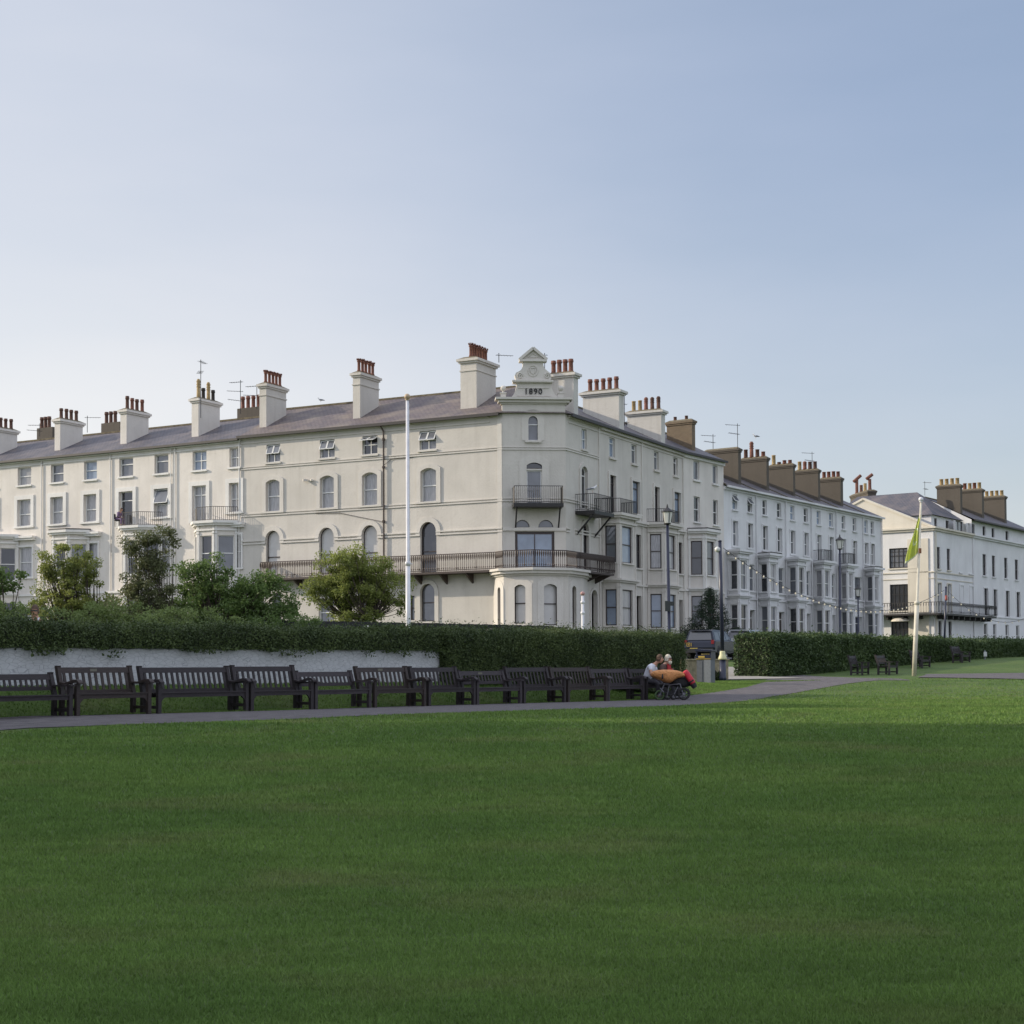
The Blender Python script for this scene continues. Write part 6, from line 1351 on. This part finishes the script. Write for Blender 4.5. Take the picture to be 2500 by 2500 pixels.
def person(loc, yaw, lab, J, shirt, trousers, hair, hairm, extras=(), seated=True, cap=None, skirt_sleeve=.5):
    """J: joints in local space, facing -y: pelvis chest neck head kneeL/R footL/R elbowL/R wristL/R"""
    r = empty('person', tuple(loc), lab, 'person'); r.rotation_euler = (0, 0, yaw)
    hd = Vector(J['head']); A = {'pelvis': (*J['pelvis'], .125), 'waist': (*lerp3(J['pelvis'], J['chest'], .5), .12), 'chest': (*J['chest'], (.15, .115)), 'neck': (*J['neck'], .052), 'skull': (hd.x, hd.y+.01, hd.z-.03, .07)}
    E = [('pelvis', 'waist'), ('waist', 'chest'), ('chest', 'neck'), ('neck', 'skull')]
    for s_, sx in (('L', -1), ('R', 1)):
        c = J['chest']; sh = (c[0]+sx*.17, c[1], c[2]+.04); hip = (J['pelvis'][0]+sx*.09, J['pelvis'][1], J['pelvis'][2]-.01)
        kn, ft, el, wr = J['knee'+s_], J['foot'+s_], J['elbow'+s_], J['wrist'+s_]
        A.update({'sh'+s_: (*sh, .06), 'el'+s_: (*el, .042), 'wr'+s_: (*wr, .028), 'hip'+s_: (*hip, .085), 'kn'+s_: (*kn, .06), 'an'+s_: (*ft, .04), 'toe'+s_: (ft[0], ft[1]-.17, ft[2]-.045, .035)})
        E += [('chest', 'sh'+s_), ('sh'+s_, 'el'+s_), ('el'+s_, 'wr'+s_), ('pelvis', 'hip'+s_), ('hip'+s_, 'kn'+s_), ('kn'+s_, 'an'+s_), ('an'+s_, 'toe'+s_)]
        d = (Vector(wr)-Vector(el)).normalized(); side = d.cross(Vector((0, 0, 1))).normalized()
        pm = Vector(wr)+d*.06; A['pm'+s_] = (*pm, (.036, .022)); E.append(('wr'+s_, 'pm'+s_))
        for f in range(4):
            q0 = pm+side*(.027-.018*f)+d*.045; q1 = q0+d*(.035+.006*(f in (1, 2)))+Vector((0, 0, -.018)); A[f'f{f}{s_}'] = (*q0, .009); A[f'g{f}{s_}'] = (*q1, .0075); E += [('pm'+s_, f'f{f}{s_}'), (f'f{f}{s_}', f'g{f}{s_}')]
        th = Vector(wr)+side*.05+d*.04; A['th'+s_] = (*th, .010); E.append(('wr'+s_, 'th'+s_))
    skin_obj('body', A, E, SKIN, r, 1)
    # head
    m = MB(); n = 16; hv = []
    for k in range(11):
        f = k/10; z = -.125+.25*f; w_ = math.sqrt(max(0, 1-((f-.52)/.52)**2)); hv.append((z, w_))
    i0 = 0
    for k, (z, w_) in enumerate(hv):
        for a in range(n):
            an = 2*math.pi*a/n; x = .076*w_*math.cos(an); y = .095*w_*math.sin(an); f = k/10
            if math.sin(an) < -.97 and .38 < f < .56: y -= .024          # nose
            if math.sin(an) < -.85 and .5 <= f <= .62: y += .008         # eye sockets
            if abs(math.cos(an)) > .97 and .4 < f < .62: x *= 1.16       # ears
            if f < .2: x *= .86; y = y*.9-.01                            # chin
            m.v.append((hd.x+x, hd.y+y, hd.z+z))
    for k in range(10):
        for a in range(n): m.f.append((k*n+a, k*n+(a+1) % n, (k+1)*n+(a+1) % n, (k+1)*n+a)); m.mi.append(0)
    hdo = m.build('head', SKIN, r, None, True)
    m = MB()
    for sx in (-1, 1): m.ball((hd.x+sx*.03, hd.y-.086, hd.z+.01), .011, 8)
    m.build('eyes', mat('eye_dark', (.03, .02, .02), .3), hdo)
    m = MB(); m.box((hd.x, hd.y-.09, hd.z-.055), .042, .012, .008); m.build('mouth', mat('lips', (.30, .10, .08), .6), hdo)
    # hair shell or cap
    m = MB(); 
    for k in range(7):
        an_ = math.pi/2*k/6; rr = math.cos(an_); z = .135*math.sin(an_)
        for a in range(n):
            an = 2*math.pi*a/n; lo = 0 if k else (.035 if math.sin(an) < -.5 else (-.07 if hair == 'short' else -.09)); m.v.append((hd.x+.089*rr*math.cos(an), hd.y+.008+.106*rr*math.sin(an), hd.z+.012+z+lo*(k == 0)))
    for k in range(6):
        for a in range(n): m.f.append((k*n+a, k*n+(a+1) % n, (k+1)*n+(a+1) % n, (k+1)*n+a)); m.mi.append(0)
    m.build('cap' if cap else 'hair', cap or hairm, r, None, True)
    # clothes a little larger than the body
    T = {'pelvis': (*J['pelvis'], .14), 'waist': (*lerp3(J['pelvis'], J['chest'], .5), .145), 'chest': (*J['chest'], (.175, .135)), 'collar': (*lerp3(J['chest'], J['neck'], .75), .07)}; E = [('pelvis', 'waist'), ('waist', 'chest'), ('chest', 'collar')]
    for s_, sx in (('L', -1), ('R', 1)):
        c = J['chest']; sh = (c[0]+sx*.17, c[1], c[2]+.04); T['sh'+s_] = (*sh, .075); T['sl'+s_] = (*lerp3(sh, J['elbow'+s_], skirt_sleeve if skirt_sleeve < 1 else 1), .058); E += [('chest', 'sh'+s_), ('sh'+s_, 'sl'+s_)]
        if skirt_sleeve >= 1: T['cf'+s_] = (*lerp3(J['elbow'+s_], J['wrist'+s_], .9), .042); E.append(('sl'+s_, 'cf'+s_))
    if shirt: skin_obj('shirt', T, E, shirt, r, 1)
    T = {'pelvis': (*J['pelvis'], .145)}; E = []
    for s_, sx in (('L', -1), ('R', 1)):
        hip = (J['pelvis'][0]+sx*.09, J['pelvis'][1], J['pelvis'][2]-.01); T['hip'+s_] = (*hip, .10); T['kn'+s_] = (*J['knee'+s_], .078); T['an'+s_] = (*lerp3(J['knee'+s_], J['foot'+s_], .93), .055); E += [('pelvis', 'hip'+s_), ('hip'+s_, 'kn'+s_), ('kn'+s_, 'an'+s_)]
    skin_obj('trousers', T, E, trousers, r, 1)
    for s_ in 'LR':
        f = J['foot'+s_]; m = MB(); m.tube([(f[0], f[1]+.05, f[2]-.03), (f[0], f[1]-.03, f[2]-.03), (f[0], f[1]-.13, f[2]-.04), (f[0], f[1]-.2, f[2]-.045)], [.045, .055, .05, .03], 8); m.build('shoe', mat('black_shoe', (.02, .02, .02), .5), r, None, True)
    return r, hd
def seatpose(lean=.08, turn=0): return {'pelvis': (0, .0, .56), 'chest': (0, -.06-lean, .94), 'neck': (0, -.09-lean*1.5, 1.07), 'head': (turn, -.13-lean*2, 1.19), 'kneeL': (-.12, -.44, .52), 'kneeR': (.13, -.44, .53), 'footL': (-.12, -.42, .1), 'footR': (.12, -.5, .1), 'elbowL': (-.25, -.12-lean, .72), 'elbowR': (.25, -.14-lean, .72), 'wristL': (-.13, -.34, .66), 'wristR': (.12, -.36, .66)}
SHW = mat('white_shirt', (.66, .68, .74), .8); SHR = mat('red_top', (.42, .03, .035), .8); DARK = mat('dark_cloth', (.03, .028, .035), .85); BROWNC = mat('brown_jacket', (.10, .06, .05), .85); JEANS = mat('jeans', (.09, .12, .17), .85); KNIT = mat('cream_knit', (.62, .57, .47), .9, bump=.5, scale=60)
br = BP12.rotation_euler.z; bl_ = BP12.location
def on_bench(px):
    u = BSEG.u(px, 1.1, -.22); p = BSEG.P(u, -.26, 0); return (p[0], p[1], bl_.z-.02)
person(on_bench(1578), br+.25, 'person in a white shirt with short brown hair bending forward on the end bench', seatpose(.16, .02), SHW, DARK, 'short', HAIRB)
r, hd = person(on_bench(1619), br+.1, 'bearded person in glasses, knitted cap, dark jacket and red top on the end bench', seatpose(.04, .0), BROWNC, DARK, 'short', HAIRG, cap=KNIT, skirt_sleeve=1)
m = MB()
for sx in (-1, 1): m.tube([(hd.x+sx*.033+.026*math.cos(a), hd.y-.098, hd.z+.01+.02*math.sin(a)) for a in [k*.7 for k in range(10)]], .005, 4); m.tube([(hd.x+sx*.06, hd.y-.095, hd.z+.012), (hd.x+sx*.085, hd.y, hd.z+.012)], .004, 4)
m.build('glasses', IRON, r)
m = MB(); m.lathe((hd.x, hd.y-.05, hd.z-.15), [(.02, -.02), (.05, .01), (.068, .05), (.06, .09), (.03, .1)], 12); m.build('beard', mat('pale_beard', (.62, .55, .44), .9), r, None, True)
m = MB(); m.box((0, -.235, .93), .17, .04, .24); m.box((.16, -.2, .86), .1, .1, .12); m.build('red_front', SHR, r)
# woman behind the left hedge
stand = {'pelvis': (0, 0, .93), 'chest': (0, -.01, 1.28), 'neck': (0, .0, 1.44), 'head': (0, -.02, 1.56), 'kneeL': (-.1, -.02, .5), 'kneeR': (.1, -.12, .5), 'footL': (-.1, .02, .1), 'footR': (.1, -.1, .1), 'elbowL': (-.25, .03, 1.05), 'elbowR': (.25, .03, 1.05), 'wristL': (-.22, -.12, .85), 'wristR': (.22, -.12, .85)}
p = on_Y(85, 36)
r, hd = person(p, 0.1, 'woman in sunglasses and a strappy white top, head and shoulders above the left hedge', stand, None, DARK, 'short', HAIRB); r.scale = (1.1, 1.1, 1.1)
m = MB(); m.tube([(hd.x-.07, hd.y-.08, hd.z+.012), (hd.x, hd.y-.103, hd.z+.012), (hd.x+.07, hd.y-.08, hd.z+.012)], .017, 6); m.build('sunglasses', IRON, r)
m = MB(); m.tube([(0, 0, .9), (0, -.01, 1.1), (0, -.015, 1.24), (0, -.015, 1.30)], [.15, .15, .175, .165], 12)
for sx in (-1, 1): m.tube([(sx*.09, -.14, 1.29), (sx*.085, -.1, 1.40), (sx*.08, .03, 1.42)], .018, 5)
m.build('top', SHW, r, None, True); m = MB(); m.ball((hd.x, hd.y+.07, hd.z+.10), .05, 10); m.build('hair_bun', HAIRB, r, None, True)
# person seated on the left balcony
zb_ = e(10.0)+.05; u = LT.u(288, e(10.5), .55); p = LT.P(u, .55, zb_)
m = MB(); a = (p[0], p[1])
m.box((p[0], p[1], zb_+.43), .45, .45, .04)
for dx in (-.2, .2):
    for dy in (-.2, .2): m.tube([(p[0]+dx, p[1]+dy, zb_), (p[0]+dx, p[1]+dy, zb_+.43)], .018, 5)
m.box((p[0]-.22, p[1], zb_+.7), .03, .42, .4)
o = m.build('balcony_chair', IRON, None, (p[0], p[1], zb_)); tag(o, 'small dark chair on the left balcony under the seated person', 'chair')
person((p[0], p[1], zb_), R(60), 'person in purple patterned clothes sitting on the left balcony', {**seatpose(.1)}, mat('purple_print', (.25, .17, .28), .8, noise=.5, scale=30), mat('purple_print', (.2, .2, .2)), 'short', HAIRB, skirt_sleeve=1)

# ================================================================== loaded mobility cart in front of the end bench
Yc = 43.6; cx_ = lambda px, py, dY=0: at(px, py, Yc+dY)
cb = on_Y(1646, Yc); r = empty('luggage_cart', tuple(cb), 'small wheeled cart with black pannier bags parked before the end bench', 'cart'); o = tuple(cb); gzb = g(cb.x, cb.y)+.022
BLK = mat('black_bag', (.02, .02, .022), .75, bump=.5, scale=8); TYRE = mat('tyre_rubber', (.02, .02, .02), .8); CHR = mat('bright_tube', (.16, .16, .18), .35, metal=.5); GTY = mat('green_tyre', (.05, .09, .03), .7)
def wheel(px, rad, dy, tm, sp=6):
    c = cx_(px, 1700, dy); c.z = gzb+rad; m = MB()
    m.tube([(c.x+rad*.9*math.cos(a), c.y, c.z+rad*.9*math.sin(a)) for a in [2*math.pi*k/24 for k in range(25)]], rad*.2, 6); wh = m.build('wheel', tm, r, o, True)
    m = MB(); m.tube([(c.x, c.y-.03, c.z), (c.x, c.y+.03, c.z)], rad*.22, 10)
    for k in range(sp): a = 2*math.pi*k/sp; m.tube([(c.x, c.y, c.z), (c.x+rad*.85*math.cos(a), c.y, c.z+rad*.85*math.sin(a))], rad*.06, 4)
    m.build('hub', CHR, wh, o)
for px, rad, dy, tm in ((1669, .16, 0, TYRE), (1671, .16, .5, TYRE), (1643.5, .08, -.1, TYRE), (1629, .09, .1, TYRE), (1610, .13, .05, GTY), (1613, .13, .5, GTY)): wheel(px, rad, dy, tm)
m = MB(); tb = lambda a, b_, r_=.016: m.tube([tuple(a), tuple(b_)], r_, 6)
tb(cx_(1628, 1703), cx_(1634, 1672)); tb(cx_(1634, 1672), cx_(1660, 1670)); tb(cx_(1669, 1698), cx_(1660, 1670)); tb(cx_(1610, 1699), cx_(1622, 1670)); tb(cx_(1622, 1670), cx_(1634, 1672)); tb(cx_(1643, 1702), cx_(1655, 1676)); tb(cx_(1643, 1704), cx_(1668, 1699)); tb(cx_(1620, 1690), cx_(1612, 1680)); tb(cx_(1610, 1699, .5), cx_(1622, 1670, .5)); tb(cx_(1669, 1698, .5), cx_(1660, 1670, .5)); tb(cx_(1622, 1670), cx_(1622, 1670, .5)); tb(cx_(1660, 1670), cx_(1660, 1670, .5)); tb(cx_(1643, 1632, .2), cx_(1648, 1660, .2))
m.build('frame', CHR, r, o)
m = MB(); c = cx_(1650, 1693, .25); m.box((c.x, c.y, c.z), .42, .3, .14); c = cx_(1620, 1686, .25); m.box((c.x, c.y, c.z), .25, .3, .1); m.build('motor_box', BLK, r, o)
def blob(name, a, b_, prof, ht, m_, parent, o, flat=1.0, n=14, wr=0):
    a = Vector(a); b_ = Vector(b_); d = (b_-a).normalized(); up = Vector((0, 0, 1)); x = d.cross(up).normalized(); y = x.cross(d); mb = MB(); N = len(prof)
    for k, rr in enumerate(prof):
        p = a.lerp(b_, k/(N-1))
        for q in range(n):
            an = 2*math.pi*q/n; w_ = 1+wr*math.sin(k*2.9+q*1.7); ex = lambda v: math.copysign(abs(v)**.75, v); mb.v.append(tuple(p+x*ex(math.cos(an))*rr*flat*w_+y*ex(math.sin(an))*rr*ht*w_))
    for k in range(N-1):
        for q in range(n): mb.f.append((k*n+q, k*n+(q+1) % n, (k+1)*n+(q+1) % n, (k+1)*n+q)); mb.mi.append(0)
    mb.f.append(tuple(range(n-1, -1, -1))); mb.f.append(tuple((N-1)*n+q for q in range(n))); mb.mi += [0, 0]
    ob = mb.build(name, m_, parent, o, True); sm_ = ob.modifiers.new('smooth', 'SUBSURF'); sm_.levels = 1; sm_.render_levels = 1; return ob
blob('pannier_bag', cx_(1637, 1664, .2), cx_(1686, 1666, .2), [.10, .15, .17, .17, .16, .15, .1], .95, BLK, r, o, 1.1, 14, .05)
blob('pannier_bag', cx_(1668, 1650, .2), cx_(1690, 1672, .2), [.06, .12, .14, .13, .08], 1, mat('dark_green_bag', (.025, .035, .028), .7), r, o, 1, 12, .05)
blob('seat_pad', cx_(1608, 1672, .3), cx_(1637, 1673, .3), [.05, .07, .075, .07, .05], .8, BLK, r, o, 2.4)
ORG = mat('orange_quilt', (.62, .27, .09), .7, noise=.25, scale=14, bump=.9, bscale=22, stretch=(1, 1, 1.6))
st = [(482, 615, 665), (510, 575, 700), (560, 552, 722), (620, 543, 745), (700, 534, 785), (780, 528, 825), (850, 527, 848), (920, 528, 850), (980, 532, 815), (1040, 540, 770), (1090, 548, 735), (1150, 565, 722), (1210, 585, 712), (1260, 610, 700), (1292, 640, 685)]
mb = MB(); n = 20; o9 = tuple(cx_(1630, 1650))
for k, (x, y0, y1) in enumerate(st):
    px_ = 1540+x*.1035; tz = cx_(px_, 1580+y0*.1035).z; bz_ = cx_(px_, 1580+y1*.1035).z; xx = cx_(px_, 1650).x; zc = (tz+bz_)/2; hh = (tz-bz_)/2; dd = min(.26, hh*1.25+.04)
    for q in range(n):
        an = 2*math.pi*q/n; ex = lambda v: math.copysign(abs(v)**.8, v); w_ = 1+.035*math.sin(k*2.3+q*1.9)+.03*math.sin(q*3.1+k); mb.v.append((xx+random.uniform(-.006, .006), Yc+.02-dd*ex(math.cos(an))*w_, zc+hh*ex(math.sin(an))*w_))
for k in range(len(st)-1):
    for q in range(n): mb.f.append((k*n+q, (k+1)*n+q, (k+1)*n+(q+1) % n, k*n+(q+1) % n)); mb.mi.append(0)
mb.f.append(tuple(range(n))); mb.f.append(tuple((len(st)-1)*n+q for q in range(n-1, -1, -1))); mb.mi += [0, 0]
ob = mb.build('padded_bag', ORG, None, o9, True); sm_ = ob.modifiers.new('smooth', 'SUBSURF'); sm_.levels = 1; sm_.render_levels = 2
tag(ob, 'big orange quilted bag lying on top of the small wheeled cart', 'bag')
m = MB(); c = cx_(1618, 1652, -.27); m.tube([tuple(c+Vector((0, 0, .08))), tuple(c+Vector((-.01, -.01, 0))), tuple(c+Vector((0, 0, -.06)))], [.012, .03, .02], 8); m.build('handle', BLK, ob, tuple(cx_(1630, 1650)))
RED = mat('red_bag', (.62, .03, .05), .5, noise=.2, scale=6, bump=.3)
ob = blob('roll_bag', cx_(1671, 1637, .0), cx_(1694, 1671, .0), [.075, .088, .09, .088, .09, .088, .085, .07], 1, RED, None, tuple(cx_(1682, 1652)), 1, 16, .015); tag(ob, 'bright red roll bag slung over the rear of the small wheeled cart', 'bag')
m = MB(); c = cx_(1695, 1674); m.tube([tuple(cx_(1691, 1669, -.01)), tuple(cx_(1697, 1679, -.01))], [.093, .07], 14); m.tube([tuple(cx_(1686, 1662, -.03)), tuple(cx_(1688, 1665, -.03))], .094, 14); m.build('end_cap', BLK, ob, tuple(cx_(1682, 1652)))

# ================================================================== gulls
def gull(p, yaw, lab, s=1):
    r = empty('gull', tuple(p), lab, 'bird'); r.rotation_euler = (0, 0, yaw); r.scale = (s, s, s)
    m = MB(); m.tube([(.3, 0, .16), (.2, 0, .19), (.05, 0, .2), (-.1, 0, .24), (-.17, 0, .32), (-.2, 0, .38), (-.24, 0, .37)], [.01, .05, .085, .08, .045, .04, .02], 10); m.build('body', mat('gull_white', (.7, .7, .7), .7), r, None, True)
    m = MB(); m.tube([(-.24, 0, .37), (-.31, 0, .355)], [.014, .004], 6); m.build('beak', GOLD, r)
    for sy in (-1, 1): m = MB(); m.tube([(-.06, sy*.07, .23), (.1, sy*.085, .21), (.3, sy*.04, .17), (.36, sy*.03, .16)], [.03, .05, .03, .008], 8); m.build('wing', mat('gull_grey', (.22, .23, .25), .7), r, None, True)
    for sy in (-1, 1): m = MB(); m.tube([(0, sy*.03, .13), (0, sy*.03, 0)], .008, 4); m.build('leg', mat('gull_leg', (.5, .3, .2), .7), r)
gull(at(1845, 1070.5, 130), R(10), 'gull perched on the tallest chimney pot of the far terrace')
gull(tuple(AS.P(AS.u(1447, e(10.8), 1.3), 1.3, e(9.75)+1.06)), R(180), 'gull perched on the corner balcony rail right of the chamfered front', 1.2)
gull(at(783, 982, 106), R(0), 'small bird on the roof ridge between the two left cream chimneys', .8)

# ================================================================== near lawn blades
def vsm(a, b, x): t = np.clip((x-a)/(b-a), 0, 1); return t*t*(3-2*t)
def vg(x, y):
    base = .6*np.clip(y/29, 0, 1)-.005*np.clip(y-29, 0, 22); sd = (x-LA.x)*LN.x+(y-LA.y)*LN.y
    return base+np.maximum(.57*vsm(.55, 1.85+4.5*vsm(43, 52, y), sd)*(1-.5*vsm(50, 62, y)), .5*vsm(43, 66, y))+1.0*vsm(66, 97, y)
def blades(name, lab, X, Y):
    base = vg(X, Y); n = len(X)
    hgt = RNG.uniform(.014, .030, n)*np.clip(Y/10, .8, 1.7); wd = .0028*np.clip(Y/6, 1, 5); an = RNG.uniform(0, 6.28, n); ln = RNG.normal(0, .5, (n, 2))*hgt[:, None]
    V = np.empty((n, 3, 3)); dx, dy = np.cos(an)*wd, np.sin(an)*wd
    V[:, 0] = np.stack([X-dx, Y-dy, base-.002], 1); V[:, 1] = np.stack([X+dx, Y+dy, base-.002], 1); V[:, 2] = np.stack([X+ln[:, 0], Y+ln[:, 1], base+hgt], 1)
    me = bpy.data.meshes.new(name); me.vertices.add(3*n); me.vertices.foreach_set('co', V.astype(np.float32).ravel()); me.loops.add(3*n); me.loops.foreach_set('vertex_index', np.arange(3*n, dtype=np.int32))
    me.polygons.add(n); me.polygons.foreach_set('loop_start', np.arange(0, 3*n, 3, dtype=np.int32)); me.update(calc_edges=False); me.materials.append(BLADES)
    o = bpy.data.objects.new(name, me); col.objects.link(o); tag(o, lab, 'grass', kind='stuff')
def edge(Y, poly): 
    P_ = sorted([(p.y, p.x) for p in poly]); return np.interp(Y, [a for a, _ in P_], [b for _, b in P_])
n = 980000; u = RNG.random(n); Y = (5.2**-.7-u*(5.2**-.7-62**-.7))**(-1/.7); X = RNG.uniform(-1, 1, n)*(.385*Y+1.5)
ok = (Y < nw[0].y) & (X > -99) | (X > edge(Y, nw)-.06+RNG.normal(0, .06, n)); ok &= ~((Y >= nw[0].y-6) & (((X-LA.x)*LN.x+(Y-LA.y)*LN.y) > -3.2) & (Y < 34))
blades('grass', 'short mown grass blades of the near lawn', X[ok], Y[ok])
n = 170000; Y = RNG.uniform(22, 60, n); X = edge(Y, fw)+.05+RNG.normal(0, .05, n)-RNG.random(n)**1.2*7; sd = (X-LA.x)*LN.x+(Y-LA.y)*LN.y; ok = (sd < 2.0) | (Y > 50)
blades('verge_grass', 'grass verge between the path and the hedge', X[ok], Y[ok])
